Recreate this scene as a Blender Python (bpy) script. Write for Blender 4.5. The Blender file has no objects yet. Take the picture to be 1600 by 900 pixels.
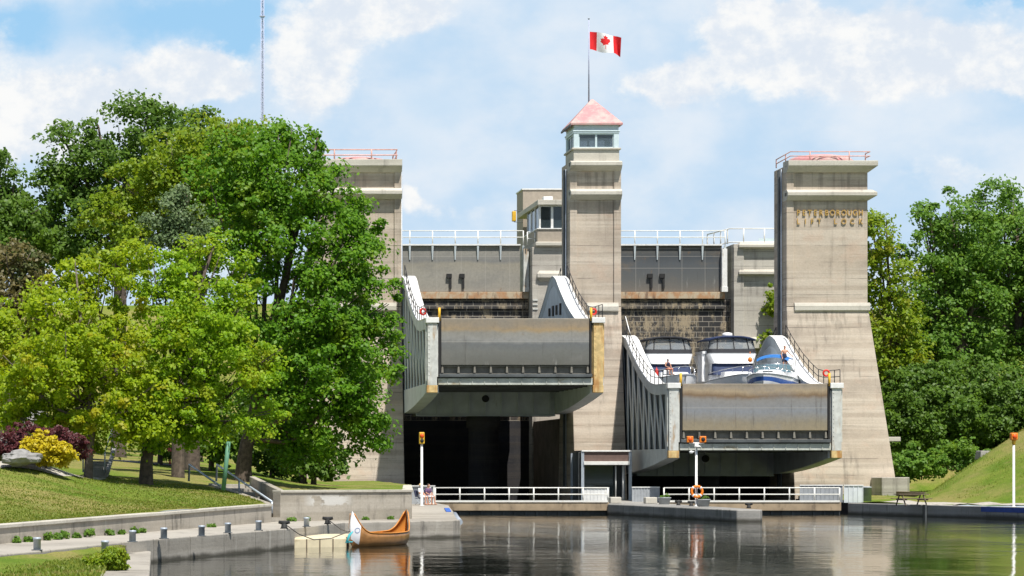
import bpy, bmesh, math, random
import numpy as np
from mathutils import Vector, Matrix, noise as mnoise
from mathutils.geometry import delaunay_2d_cdt
random.seed(7)
rng = np.random.default_rng(11)
R = math.radians
scene = bpy.context.scene
COL = scene.collection

# ------------------------------------------------------------------ camera
F, CX, HY, H = 4214.0, 244.0, 727.0, 3.25      # focal length in photo pixels, vanishing point, eye height (m)
cam_d = bpy.data.cameras.new('camera')
cam = bpy.data.objects.new('camera', cam_d)
COL.objects.link(cam)
cam.location = (0, 0, H)
cam.rotation_euler = (R(90), 0, 0)
cam_d.sensor_width = 36.0
cam_d.lens = F / 1600 * 36.0
cam_d.shift_x = (800 - CX) / 1600
cam_d.shift_y = (HY - 450) / 1600
cam_d.clip_start = 0.5
cam_d.clip_end = 6000
scene.camera = cam

# ------------------------------------------------------------------ node helper
class NT:
    def __init__(s, nt):
        s.nt = nt
    def add(s, t, **kw):
        n = s.nt.nodes.new(t)
        for k, v in kw.items():
            setattr(n, k, v)
        return n
    def put(s, sock, v):
        if hasattr(v, 'is_output'):
            s.nt.links.new(v, sock)
        elif isinstance(v, (tuple, list)):
            sock.default_value = tuple(v) if len(v) == len(sock.default_value) else tuple(v) + (1.0,)
        else:
            sock.default_value = v
    def m(s, op, a, b=0.0, c=None, clamp=False):
        n = s.add('ShaderNodeMath', operation=op, use_clamp=clamp)
        s.put(n.inputs[0], a); s.put(n.inputs[1], b)
        if c is not None: s.put(n.inputs[2], c)
        return n.outputs[0]
    def vm(s, op, a, b):
        n = s.add('ShaderNodeVectorMath', operation=op)
        s.put(n.inputs[0], a); s.put(n.inputs[1], b)
        return n.outputs[0]
    def noise(s, vec, sc=(1, 1, 1), detail=4, rough=0.55, off=(0, 0, 0), dist=0.0):
        v = s.vm('MULTIPLY', vec, sc)
        if any(off): v = s.vm('ADD', v, off)
        n = s.add('ShaderNodeTexNoise')
        s.put(n.inputs['Vector'], v)
        n.inputs['Scale'].default_value = 1.0
        n.inputs['Detail'].default_value = detail
        n.inputs['Roughness'].default_value = rough
        n.inputs['Distortion'].default_value = dist
        return n.outputs['Fac']
    def step(s, x, a, b):
        n = s.add('ShaderNodeMapRange', interpolation_type='SMOOTHSTEP')
        s.put(n.inputs[0], x)
        n.inputs[1].default_value = a; n.inputs[2].default_value = b
        n.inputs[3].default_value = 0; n.inputs[4].default_value = 1
        return n.outputs[0]
    def mix(s, f, a, b, mode='MIX'):
        n = s.add('ShaderNodeMix', data_type='RGBA', blend_type=mode)
        s.put(n.inputs[0], f); s.put(n.inputs[6], a); s.put(n.inputs[7], b)
        return n.outputs[2]
    def sep(s, v):
        n = s.add('ShaderNodeSeparateXYZ'); s.put(n.inputs[0], v)
        return n.outputs
    def pos(s):
        return s.add('ShaderNodeNewGeometry').outputs['Position']

# ------------------------------------------------------------------ sky
SUN_DIR = Vector((0.36, -1.0, 2.1)).normalized()
SUN_EL = math.asin(SUN_DIR.z)
SUN_AZ = math.atan2(SUN_DIR.x, SUN_DIR.y)
world = bpy.data.worlds.new('World')
scene.world = world
world.use_nodes = True
wn = NT(world.node_tree)
world.node_tree.nodes.clear()
wout = wn.add('ShaderNodeOutputWorld')
sky = wn.add('ShaderNodeTexSky', sky_type='NISHITA')
sky.sun_disc = False
sky.sun_elevation = SUN_EL
sky.sun_rotation = SUN_AZ
sky.altitude = 200
sky.air_density = 1.0
sky.dust_density = 0.6
sky.ozone_density = 1.5
wdir = wn.add('ShaderNodeTexCoord').outputs['Generated']
wx, wy, wz = wn.sep(wdir)
ysafe = wn.m('MAXIMUM', wy, 0.05)
warp1 = wn.noise(wdir, (30, 30, 38), 6, 0.6)
warp2 = wn.noise(wdir, (30, 30, 38), 6, 0.6, (7.3, 2.1, 5.5))
uu = wn.m('ADD', wn.m('DIVIDE', wx, ysafe), wn.m('MULTIPLY', wn.m('SUBTRACT', warp1, 0.5), 0.034))
vv = wn.m('ADD', wn.m('DIVIDE', wz, ysafe), wn.m('MULTIPLY', wn.m('SUBTRACT', warp2, 0.5), 0.030))
def puff(px, py, rx, ry, w=1.0):
    a = wn.m('DIVIDE', wn.m('SUBTRACT', uu, (px - CX) / F), rx / F)
    b = wn.m('DIVIDE', wn.m('SUBTRACT', vv, (HY - py) / F), ry / F)
    q = wn.m('ADD', wn.m('MULTIPLY', a, a), wn.m('MULTIPLY', b, b))
    return wn.m('MULTIPLY', wn.m('POWER', 2.718, wn.m('MULTIPLY', q, -1.0)), w)
def total(lst):
    t = None
    for p in lst:
        q = puff(*p)
        t = q if t is None else wn.m('ADD', t, q)
    return t
white = total([(240, 130, 130, 55), (60, 190, 150, 60), (330, 110, 45, 40), (500, 110, 75, 85), (600, 20, 110, 45),
               (1250, 90, 150, 75), (1450, 70, 190, 60), (1180, 30, 80, 50), (1040, 125, 75, 35, 0.8),
               (1590, 130, 90, 40, 0.7), (700, 330, 130, 25, 0.5), (1470, 275, 110, 35, 0.5), (635, 302, 22, 22, 0.6),
               (-150, 100, 160, 90), (1850, 120, 200, 90)])
blue = total([(250, 20, 190, 55), (400, 60, 60, 60, 0.8), (1560, 0, 90, 14, 1.0), (20, 30, 60, 50, 0.8), (690, 160, 120, 45, 0.45),
              (1165, 50, 20, 25, 0.5), (1230, 200, 120, 25, 0.35), (900, 20, 160, 25, 0.3), (1390, 260, 60, 45, 0.4),
              (620, 240, 90, 40, 0.4)])
fine = wn.noise(wdir, (95, 95, 120), 7, 0.62, (1.7, 3.3, 0.2))
soft = wn.noise(wdir, (22, 22, 34), 6, 0.55, (4.2, 0.4, 1.0))
veil = wn.m('SUBTRACT', 1.0, wn.step(wn.m('ADD', blue, wn.m('MULTIPLY', wn.m('SUBTRACT', soft, 0.5), 0.9)), 0.28, 1.0))
cum = wn.step(wn.m('ADD', white, wn.m('ADD', wn.m('MULTIPLY', wn.m('SUBTRACT', fine, 0.5), 0.50), wn.m('MULTIPLY', wn.m('SUBTRACT', soft, 0.5), 0.9))), 0.27, 0.68)
skyc = wn.mix(1.0, sky.outputs[0], (0.092, 0.092, 0.092), 'MULTIPLY')
skyb = wn.mix(0.75, skyc, (0.37, 0.68, 0.98))
veil_col = wn.mix(wn.step(soft, 0.3, 0.72), (0.53, 0.70, 0.88), (0.78, 0.84, 0.91))
cum_col = wn.mix(wn.step(wn.m('ADD', wn.m('MULTIPLY', fine, 0.6), wn.m('MULTIPLY', warp1, 0.4)), 0.40, 0.62), (0.73, 0.79, 0.87), (0.95, 0.945, 0.93))
c = wn.mix(wn.m('MULTIPLY', veil, 0.92), skyb, veil_col)
c = wn.mix(wn.m('MULTIPLY', cum, 0.93), c, cum_col)
# the cloud layout belongs to the low sky; higher up the plain sky with scattered cloud takes over
hi = wn.step(wz, 0.22, 0.42)
scat = wn.mix(wn.step(wn.noise(wdir, (3, 3, 5), 5, 0.6), 0.5, 0.7), skyc, (0.75, 0.77, 0.80))
c = wn.mix(hi, c, scat)
bg = wn.add('ShaderNodeBackground')
wn.put(bg.inputs[0], c)
bg.inputs[1].default_value = 0.76            # the Sky Texture is already scaled by 0.092 above
wn.nt.links.new(bg.outputs[0], wout.inputs[0])

sun_d = bpy.data.lights.new('sun', 'SUN')
sun_d.energy = 4.8
sun_d.angle = R(0.53)
sun_d.color = (1.0, 0.955, 0.88)
sun = bpy.data.objects.new('sun', sun_d)
COL.objects.link(sun)
sun.rotation_euler = (-SUN_DIR).to_track_quat('-Z', 'Y').to_euler()
sun.location = (60, 0, 120)
vs = scene.view_settings
vs.view_transform = 'Standard'
vs.look = 'None'
vs.gamma = 1
vs.exposure = 0.45
vs.use_curve_mapping = False
scene.cycles.max_bounces = 7
scene.cycles.diffuse_bounces = 4
scene.cycles.transparent_max_bounces = 6

# ------------------------------------------------------------------ helpers
def W(px, py, Y):
    return Vector(((px - CX) * Y / F, Y, H - (py - HY) * Y / F))
def WX(px, Y): return (px - CX) * Y / F
def WZ(py, Y): return H - (py - HY) * Y / F
def GX(px, py, z=0.0):          # point of the level z seen at a pixel
    Y = (H - z) * F / (py - HY)
    return Vector(((px - CX) * Y / F, Y, z))

def tag(o, label=None, cat=None, group=None, kind=None):
    if label: o['label'] = label
    if cat: o['category'] = cat
    if group: o['group'] = group
    if kind: o['kind'] = kind
    return o
def thing(name, label, cat, loc=(0, 0, 0), rz=0.0, group=None):
    o = bpy.data.objects.new(name, None)
    o.empty_display_size = 0.3
    COL.objects.link(o)
    o.location = loc; o.rotation_euler = (0, 0, rz)
    return tag(o, label, cat, group)
def copy_tree(o, parent=None):
    c = o.copy(); COL.objects.link(c)
    if parent: c.parent = parent
    for ch in list(o.children): copy_tree(ch, c)
    return c
def root_loc(o):
    while o.parent: o = o.parent
    return o.location

class MB:
    def __init__(s):
        s.v = []; s.f = []; s.mi = []; s.sm = []; s.cur = 0; s.smooth = False
    def face(s, idx):
        s.f.append(tuple(idx)); s.mi.append(s.cur); s.sm.append(s.smooth)
    def addv(s, pts):
        n = len(s.v); s.v += [tuple(p) for p in pts]; return n
    def box(s, x0, x1, y0, y1, z0, z1):
        n = s.addv([(x0, y0, z0), (x1, y0, z0), (x1, y1, z0), (x0, y1, z0), (x0, y0, z1), (x1, y0, z1), (x1, y1, z1), (x0, y1, z1)])
        for q in ((0, 3, 2, 1), (4, 5, 6, 7), (0, 1, 5, 4), (1, 2, 6, 5), (2, 3, 7, 6), (3, 0, 4, 7)):
            s.face([n + i for i in q])
        return s
    def loft(s, rings, close=True, cap=True):
        k = len(rings[0]); n = s.addv([p for r in rings for p in r])
        for i in range(len(rings) - 1):
            for j in range(k if close else k - 1):
                a = n + i * k + j; b = n + i * k + (j + 1) % k
                s.face((a, b, b + k, a + k))
        if cap and close:
            sm = s.smooth; s.smooth = False
            s.face([n + j for j in reversed(range(k))])
            s.face([n + (len(rings) - 1) * k + j for j in range(k)])
            s.smooth = sm
        return s
    def rects(s, lst):              # stacked rectangles (x0,x1,y0,y1,z) lofted upward
        return s.loft([[(a, c, z), (b, c, z), (b, d, z), (a, d, z)] for a, b, c, d, z in lst])
    def prism(s, poly, z0, z1):
        ar = sum(poly[i][0] * poly[(i + 1) % len(poly)][1] - poly[(i + 1) % len(poly)][0] * poly[i][1] for i in range(len(poly)))
        if ar < 0: poly = poly[::-1]
        f0 = z0 if callable(z0) else (lambda x, y: z0)
        f1 = z1 if callable(z1) else (lambda x, y: z1)
        return s.loft([[(x, y, f0(x, y)) for x, y in poly], [(x, y, f1(x, y)) for x, y in poly]])
    def extx(s, poly, x0, x1):      # a polygon in (y,z) extruded along x
        ar = sum(poly[i][0] * poly[(i + 1) % len(poly)][1] - poly[(i + 1) % len(poly)][0] * poly[i][1] for i in range(len(poly)))
        if ar < 0: poly = poly[::-1]
        return s.loft([[(x0, y, z) for y, z in poly], [(x1, y, z) for y, z in poly]])
    def beam(s, p, q, w, h, up=(0, 0, 1)):
        p = Vector(p); q = Vector(q); d = (q - p).normalized(); up = Vector(up)
        if abs(d.dot(up)) > 0.98: up = Vector((0, 1, 0))
        a = d.cross(up).normalized() * (w / 2); b = a.cross(d).normalized() * (h / 2)
        return s.loft([[p - a - b, p + a - b, p + a + b, p - a + b], [q - a - b, q + a - b, q + a + b, q - a + b]])
    def tube(s, pts, r, n=8, cap=True):
        pts = [Vector(p) for p in pts]
        rs = r if isinstance(r, (list, tuple)) else [r] * len(pts)
        rings = []; ref = None
        for i, p in enumerate(pts):
            d = (pts[min(i + 1, len(pts) - 1)] - pts[max(i - 1, 0)])
            d = d.normalized() if d.length > 1e-9 else Vector((0, 0, 1))
            if ref is None:
                ref = Vector((1, 0, 0)) if abs(d.x) < 0.8 else Vector((0, 1, 0))
            a = (ref - d * ref.dot(d)).normalized(); b = d.cross(a); ref = a
            rings.append([p + (a * math.cos(t) + b * math.sin(t)) * rs[i] for t in [2 * math.pi * k / n for k in range(n)]])
        o = s.smooth; s.smooth = True
        s.loft(rings, True, cap); s.smooth = o
        return s
    def lathe(s, c, prof, n=16):
        c = Vector(c); o = s.smooth; s.smooth = True
        s.loft([[c + Vector((r * math.cos(2 * math.pi * k / n), r * math.sin(2 * math.pi * k / n), z)) for k in range(n)] for r, z in prof])
        s.smooth = o
        return s
    def ell(s, c, r, n=12, m=8):
        c = Vector(c); r = r if isinstance(r, (tuple, list)) else (r, r, r)
        o = s.smooth; s.smooth = True
        rings = []
        for i in range(m + 1):
            a = -math.pi / 2 + math.pi * i / m; ca = max(math.cos(a), 1e-3)
            rings.append([c + Vector((r[0] * ca * math.cos(2 * math.pi * k / n), r[1] * ca * math.sin(2 * math.pi * k / n), r[2] * math.sin(a))) for k in range(n)])
        s.loft(rings); s.smooth = o
        return s
    def torus(s, c, R0, r0, ax='y', n=24, m=10):
        c = Vector(c); o = s.smooth; s.smooth = True
        rings = []
        for i in range(n + 1):
            t = 2 * math.pi * i / n; rg = []
            for k in range(m):
                q = 2 * math.pi * k / m; rad = R0 + r0 * math.cos(q); hh = r0 * math.sin(q)
                a, b = rad * math.cos(t), rad * math.sin(t)
                rg.append(c + (Vector((a, hh, b)) if ax == 'y' else Vector((a, b, hh))))
            rings.append(rg)
        s.loft(rings, True, False); s.smooth = o
        return s
    def build(s, name, mats, parent=None, bevel=0.0, local=False, fixn=True):
        if not isinstance(mats, (list, tuple)): mats = [mats]
        off = Vector((0, 0, 0)) if (parent is None or local) else root_loc(parent)
        me = bpy.data.meshes.new(name)
        me.from_pydata([(x - off.x, y - off.y, z - off.z) for x, y, z in s.v], [], s.f)
        for mt in mats: me.materials.append(mt)
        me.polygons.foreach_set('material_index', s.mi)
        me.polygons.foreach_set('use_smooth', s.sm)
        if fixn:
            bm = bmesh.new(); bm.from_mesh(me)
            bmesh.ops.recalc_face_normals(bm, faces=bm.faces[:]); bm.to_mesh(me); bm.free()
        me.update()
        o = bpy.data.objects.new(name, me); COL.objects.link(o)
        if parent: o.parent = parent
        if bevel > 0:
            b = o.modifiers.new('edge', 'BEVEL'); b.width = bevel; b.segments = 2; b.limit_method = 'ANGLE'; b.angle_limit = R(40)
        return o

# ------------------------------------------------------------------ materials
MATS = {}
def newmat(name):
    m = bpy.data.materials.new(name); m.use_nodes = True
    n = NT(m.node_tree); b = m.node_tree.nodes['Principled BSDF']
    return m, n, b
def bump(n, b, h, strength=0.3, dist=0.05):
    bp = n.add('ShaderNodeBump'); bp.inputs['Strength'].default_value = strength; bp.inputs['Distance'].default_value = dist
    n.put(bp.inputs['Height'], h); n.put(b.inputs['Normal'], bp.outputs[0])
def plain(name, col, rough=0.5, metal=0.0, var=0.12, sc=3.0, spec=0.4, dirt=None, dirt_sc=(1.2, 1.2, 0.3), dirt_a=0.55, dirt_b=0.72):
    m, n, b = newmat(name)
    p = n.pos()
    f = n.noise(p, (sc, sc, sc), 5, 0.6)
    c = n.mix(n.step(f, 0.3, 0.7), tuple(x * (1 - var) for x in col), tuple(min(1, x * (1 + var)) for x in col))
    if dirt: c = n.mix(n.m('MULTIPLY', n.step(n.noise(p, dirt_sc, 6, 0.65, (3, 5, 1)), dirt_a, dirt_b), 0.8), c, dirt)
    n.put(b.inputs['Base Color'], c)
    b.inputs['Roughness'].default_value = rough; b.inputs['Metallic'].default_value = metal
    b.inputs['Specular IOR Level'].default_value = spec
    MATS[name] = m
    return m
def concrete(name, c1, c2, c3, dark=(0.07, 0.065, 0.06), lines=1.25, drip=0.5, pink=None, dripsc=0.13, damp=None, joints=0, stains=()):
    m, n, b = newmat(name)
    p = n.pos(); x, y, z = n.sep(p)
    n1 = n.noise(p, (0.22, 0.22, 0.3), 6, 0.6)
    n2 = n.noise(p, (0.05, 0.05, 2.0), 4, 0.6, (2, 2, 2))
    n3 = n.noise(p, (1.5, 1.5, dripsc), 5, 0.65, (5, 1, 3))
    n4 = n.noise(p, (7, 7, 9), 5, 0.7)
    n5 = n.noise(p, (0.5, 0.5, 0.7), 6, 0.65, (9, 9, 1))
    c = n.mix(n.step(n1, 0.35, 0.65), c1, c2)
    c = n.mix(n.m('MULTIPLY', n.step(n2, 0.42, 0.62), 0.75), c, c3)
    if pink: c = n.mix(n.m('MULTIPLY', n.step(n5, 0.52, 0.68), 0.45), c, pink)
    c = n.mix(n.m('MULTIPLY', n.m('MULTIPLY', n.step(n3, 0.52, 0.75), n.step(n1, 0.3, 0.6)), drip), c, dark)
    if lines:
        fz = n.m('FRACT', n.m('DIVIDE', n.m('ADD', z, n.m('MULTIPLY', n1, 0.05)), lines))
        ln = n.m('MULTIPLY', n.m('LESS_THAN', fz, 0.035), n.step(n.noise(p, (0.35, 0.35, 0.6), 4, 0.6, (1, 8, 2)), 0.42, 0.6))
        c = n.mix(n.m('MULTIPLY', ln, 0.62), c, dark)
        n6 = n.noise(p, (0.09, 0.09, 1.3), 4, 0.6, (3, 9, 7))
        c = n.mix(n.m('MULTIPLY', n.step(n6, 0.54, 0.66), 0.45), c, n.mix(1.0, c, (0.62, 0.61, 0.60), 'MULTIPLY'))
    for zs_ in stains:             # run-off stains under each ledge
        k_ = n.m('MULTIPLY', n.step(z, zs_ - 3.4, zs_ - 0.2), n.m('LESS_THAN', z, zs_))
        q_ = n.step(n.noise(p, (2.6, 2.6, 0.10), 5, 0.65, (1, 4, zs_)), 0.46, 0.66)
        c = n.mix(n.m('MULTIPLY', n.m('MULTIPLY', k_, q_), 0.38), c, (0.10, 0.09, 0.08))
    if joints:
        jf = n.m('FRACT', n.m('DIVIDE', n.m('ADD', n.m('ADD', y, n.m('MULTIPLY', x, 0.55)), n.m('MULTIPLY', n5, 0.12)), joints))
        c = n.mix(n.m('MULTIPLY', n.m('LESS_THAN', jf, 0.05 / joints), 0.7), c, (0.06, 0.055, 0.05))
        lime = n.m('MULTIPLY', n.step(n.noise(p, (2.2, 2.2, 0.25), 4, 0.6, (7, 7, 7)), 0.60, 0.72), n.step(n1, 0.4, 0.6))
        c = n.mix(n.m('MULTIPLY', lime, 0.6), c, (0.58, 0.55, 0.49))
    if damp is not None:           # algae and damp along the waterline
        dz = n.m('ADD', z, n.m('MULTIPLY', n.m('SUBTRACT', n5, 0.5), 0.35))
        c = n.mix(n.m('MULTIPLY', n.m('SUBTRACT', 1.0, n.step(dz, 0.02, damp)), 0.85), c, (0.045, 0.042, 0.03))
    c = n.mix(n.m('MULTIPLY', n.step(n4, 0.25, 0.75), 0.35), c, n.mix(1.0, c, (0.6, 0.6, 0.6), 'MULTIPLY'))
    n.put(b.inputs['Base Color'], c)
    b.inputs['Roughness'].default_value = 0.9; b.inputs['Specular IOR Level'].default_value = 0.2
    bump(n, b, n.m('ADD', n4, n.m('MULTIPLY', n2, 1.2)), 0.35, 0.04)
    MATS[name] = m
    return m
concrete('tower_concrete', (0.52, 0.44, 0.352), (0.39, 0.33, 0.27), (0.60, 0.525, 0.435), pink=(0.54, 0.40, 0.305), drip=0.55, stains=(25.6, 23.5, 15.05))
concrete('ledge_concrete', (0.55, 0.52, 0.45), (0.45, 0.42, 0.36), (0.6, 0.57, 0.5), lines=0, drip=0.45)
concrete('wall_concrete', (0.42, 0.375, 0.31), (0.31, 0.28, 0.235), (0.46, 0.42, 0.36), lines=0, drip=0.75, dripsc=0.35, joints=6.0)
def patch_wall():
    concrete('patched_concrete', (0.42, 0.375, 0.31), (0.32, 0.29, 0.24), (0.46, 0.42, 0.36), lines=0, drip=0.65, dripsc=0.35)
    m = MATS['patched_concrete']; n = NT(m.node_tree); b = m.node_tree.nodes['Principled BSDF']
    old = b.inputs['Base Color'].links[0].from_socket
    p = n.pos(); x, y, z = n.sep(p)
    f = n.noise(p, (1.1, 1.1, 1.6), 4, 0.6, (1.5, 0, 2))
    g = n.m('MULTIPLY', n.step(n.m('ABSOLUTE', n.m('SUBTRACT', x, 7.7)), 1.3, 0.6), n.step(n.m('ABSOLUTE', n.m('SUBTRACT', z, 1.68)), 0.30, 0.14))
    k = n.m('MULTIPLY', n.step(f, 0.44, 0.49), g)
    n.put(b.inputs['Base Color'], n.mix(n.m('MULTIPLY', k, 0.85), old, (0.58, 0.57, 0.54)))
patch_wall()
concrete('quay_concrete', (0.40, 0.37, 0.32), (0.31, 0.285, 0.245), (0.44, 0.41, 0.36), lines=0, drip=0.7, dripsc=0.4, damp=0.22, joints=4.3)
concrete('pier_concrete', (0.33, 0.32, 0.30), (0.24, 0.235, 0.22), (0.38, 0.36, 0.33), lines=0, drip=0.8, dripsc=0.4, damp=0.3, joints=5.5)
concrete('pit_concrete', (0.045, 0.045, 0.05), (0.028, 0.028, 0.032), (0.055, 0.05, 0.048), lines=1.2, drip=0.8)  # wet, dirty concrete, painted darker still for the deep shade in the pits
concrete('abutment_concrete', (0.47, 0.44, 0.39), (0.38, 0.35, 0.31), (0.52, 0.49, 0.43), drip=0.75)
plain('cabin_panel', (0.36, 0.31, 0.25), 0.8, var=0.08)
plain('steel_truss', (0.48, 0.53, 0.55), 0.55, var=0.12, sc=0.8, dirt=(0.26, 0.25, 0.23), dirt_sc=(1.5, 1.5, 0.4), dirt_a=0.6, dirt_b=0.78)
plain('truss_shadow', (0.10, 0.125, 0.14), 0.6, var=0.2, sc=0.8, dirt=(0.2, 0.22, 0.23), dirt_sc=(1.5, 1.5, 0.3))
plain('lit_pit_brown', (0.17, 0.13, 0.10), 0.9, var=0.25, sc=0.9, dirt=(0.07, 0.055, 0.045), dirt_sc=(1.5, 1.5, 0.2))  # brown above the pit concrete's tone, with dim sunlight painted into it
plain('tank_plate', (0.62, 0.69, 0.73), 0.5, var=0.08, sc=0.8, dirt=(0.30, 0.32, 0.31), dirt_sc=(1.5, 1.5, 0.4), dirt_a=0.58)
plain('steel_dark', (0.085, 0.095, 0.10), 0.6, var=0.3, sc=0.7, dirt=(0.05, 0.045, 0.04))
plain('steel_white', (0.74, 0.74, 0.72), 0.5, var=0.08, dirt=(0.42, 0.37, 0.30), dirt_sc=(2, 2, 0.7), dirt_a=0.58, dirt_b=0.75)
plain('rail_white', (0.78, 0.77, 0.72), 0.5, var=0.06, dirt=(0.45, 0.36, 0.22), dirt_a=0.6, dirt_b=0.8)
plain('frame_paint', (0.55, 0.56, 0.53), 0.55, var=0.15, sc=2, dirt=(0.36, 0.20, 0.06), dirt_sc=(1.6, 1.6, 0.35), dirt_a=0.53, dirt_b=0.7)
plain('frame_rust', (0.60, 0.44, 0.20), 0.65, var=0.25, sc=2, dirt=(0.40, 0.17, 0.04), dirt_sc=(2.5, 2.5, 0.4), dirt_a=0.48, dirt_b=0.66)
plain('bracket_paint', (0.16, 0.15, 0.125), 0.7, var=0.25, sc=2, dirt=(0.07, 0.06, 0.05))
plain('beam_paint', (0.50, 0.52, 0.47), 0.6, var=0.15, sc=1.2, dirt=(0.30, 0.24, 0.13), dirt_sc=(0.6, 0.6, 1.5))
plain('rail_black', (0.025, 0.025, 0.028), 0.5)
plain('rail_pink', (0.62, 0.35, 0.30), 0.6, var=0.15, dirt=(0.62, 0.45, 0.36))
plain('pale_blue_paint', (0.56, 0.67, 0.70), 0.5, var=0.05)
plain('cabinet_white', (0.58, 0.62, 0.64), 0.5, var=0.06)
plain('galvanised', (0.42, 0.47, 0.53), 0.45, metal=0.3, var=0.12, sc=6)
plain('signal_orange', (0.85, 0.22, 0.015), 0.4, var=0.05)
plain('signal_red', (0.80, 0.10, 0.015), 0.35, var=0.05)
plain('yellow_paint', (0.72, 0.42, 0.03), 0.5, var=0.08)
plain('red_paint', (0.62, 0.03, 0.02), 0.5, var=0.08)
plain('black_rubber', (0.02, 0.02, 0.02), 0.7)
plain('gold_letter', (0.46, 0.29, 0.08), 0.5, metal=0.1, var=0.2, sc=8)
plain('brown_fascia', (0.15, 0.10, 0.085), 0.7, var=0.12)
plain('gate_beam', (0.34, 0.26, 0.17), 0.7, var=0.2, sc=1, dirt=(0.16, 0.12, 0.08), dirt_sc=(1.8, 1.8, 0.8))
plain('float_plastic', (0.66, 0.58, 0.40), 0.6, var=0.08, dirt=(0.42, 0.34, 0.2), dirt_sc=(1, 1, 3))
plain('planter_grey', (0.34, 0.36, 0.38), 0.7, var=0.1)
plain('old_wood', (0.16, 0.12, 0.085), 0.8, var=0.25, sc=8)
plain('canoe_hull', (0.33, 0.16, 0.055), 0.35, var=0.2, sc=2.2, spec=0.5, dirt=(0.20, 0.09, 0.03), dirt_sc=(1, 1, 5))
plain('canoe_inner', (0.62, 0.25, 0.05), 0.4, var=0.1)
plain('canoe_white', (0.82, 0.82, 0.84), 0.4, var=0.04)
plain('canoe_blue', (0.30, 0.36, 0.50), 0.5)
plain('cyan_rope', (0.05, 0.36, 0.40), 0.8)
plain('grey_rope', (0.10, 0.09, 0.08), 0.9)
plain('boat_white', (0.82, 0.82, 0.82), 0.25, var=0.03, spec=0.5)
plain('boat_grey', (0.42, 0.44, 0.46), 0.3, var=0.05)
plain('navy_canvas', (0.018, 0.032, 0.085), 0.75, var=0.15)
plain('black_canvas', (0.022, 0.023, 0.028), 0.75, var=0.15)
plain('blue_canvas', (0.03, 0.18, 0.52), 0.7, var=0.12)
plain('boat_blue', (0.05, 0.13, 0.42), 0.25, var=0.1, spec=0.5)
plain('chrome', (0.7, 0.71, 0.73), 0.2, metal=0.9)
plain('skin', (0.56, 0.29, 0.19), 0.55, var=0.06)
plain('cloth_white', (0.78, 0.78, 0.80), 0.85, var=0.06)
plain('cloth_dark', (0.03, 0.035, 0.07), 0.85)
plain('cloth_peach', (0.72, 0.30, 0.20), 0.85)
plain('cloth_purple', (0.16, 0.09, 0.18), 0.85)
plain('straw', (0.60, 0.42, 0.22), 0.85)
plain('hair_dark', (0.04, 0.025, 0.018), 0.6)
plain('bark', (0.085, 0.065, 0.05), 0.95, var=0.35, sc=6, dirt=(0.16, 0.13, 0.10), dirt_sc=(5, 5, 0.8))
plain('bark_grey', (0.13, 0.105, 0.085), 0.95, var=0.3, sc=6)
plain('stone_grey', (0.25, 0.245, 0.235), 0.9, var=0.25, sc=2.0, dirt=(0.2, 0.19, 0.18), dirt_sc=(2, 2, 2))
plain('green_post', (0.10, 0.24, 0.16), 0.6)
plain('tarp_blue', (0.05, 0.14, 0.50), 0.6)
plain('band_blue', (0.03, 0.075, 0.32), 0.6, var=0.15)
plain('mast_metal', (0.42, 0.45, 0.60), 0.5)
plain('flag_white', (0.80, 0.80, 0.80), 0.8, var=0.03)
plain('flag_red', (0.66, 0.015, 0.02), 0.8, var=0.06)
plain('car_paint', (0.03, 0.035, 0.05), 0.3, spec=0.6)
plain('gravel', (0.40, 0.37, 0.32), 0.95, var=0.2, sc=6, dirt=(0.25, 0.22, 0.18), dirt_sc=(0.7, 0.7, 0.7))
plain('asphalt', (0.11, 0.11, 0.115), 0.9, var=0.15)

def glass(name, tint, rough=0.05, alpha=0.35):
    m, n, b = newmat(name)
    b.inputs['Base Color'].default_value = tint + (1,)
    b.inputs['Roughness'].default_value = rough
    b.inputs['Alpha'].default_value = alpha
    b.inputs['Specular IOR Level'].default_value = 0.7
    MATS[name] = m
glass('dark_glass', (0.03, 0.045, 0.05), 0.04, 0.85)
glass('cabin_glass', (0.10, 0.14, 0.17), 0.04, 0.45)
glass('clear_vinyl', (0.35, 0.38, 0.40), 0.12, 0.45)
glass('screen_glass', (0.10, 0.20, 0.24), 0.05, 0.6)

def roof_mat():
    m, n, b = newmat('faded_red_roof'); p = n.pos()
    f = n.noise(p, (0.9, 0.9, 0.9), 7, 0.7); g = n.noise(p, (4, 4, 7), 5, 0.7)
    c = n.mix(n.step(f, 0.38, 0.6), (0.52, 0.37, 0.34), (0.54, 0.23, 0.24))
    c = n.mix(n.m('MULTIPLY', n.step(g, 0.5, 0.7), 0.5), c, (0.64, 0.48, 0.42))
    n.put(b.inputs['Base Color'], c); b.inputs['Roughness'].default_value = 0.8
    z = n.sep(p)[2]
    bump(n, b, n.m('FRACT', n.m('MULTIPLY', z, 6.0)), 0.3, 0.03)
    MATS['faded_red_roof'] = m
roof_mat()

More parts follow.
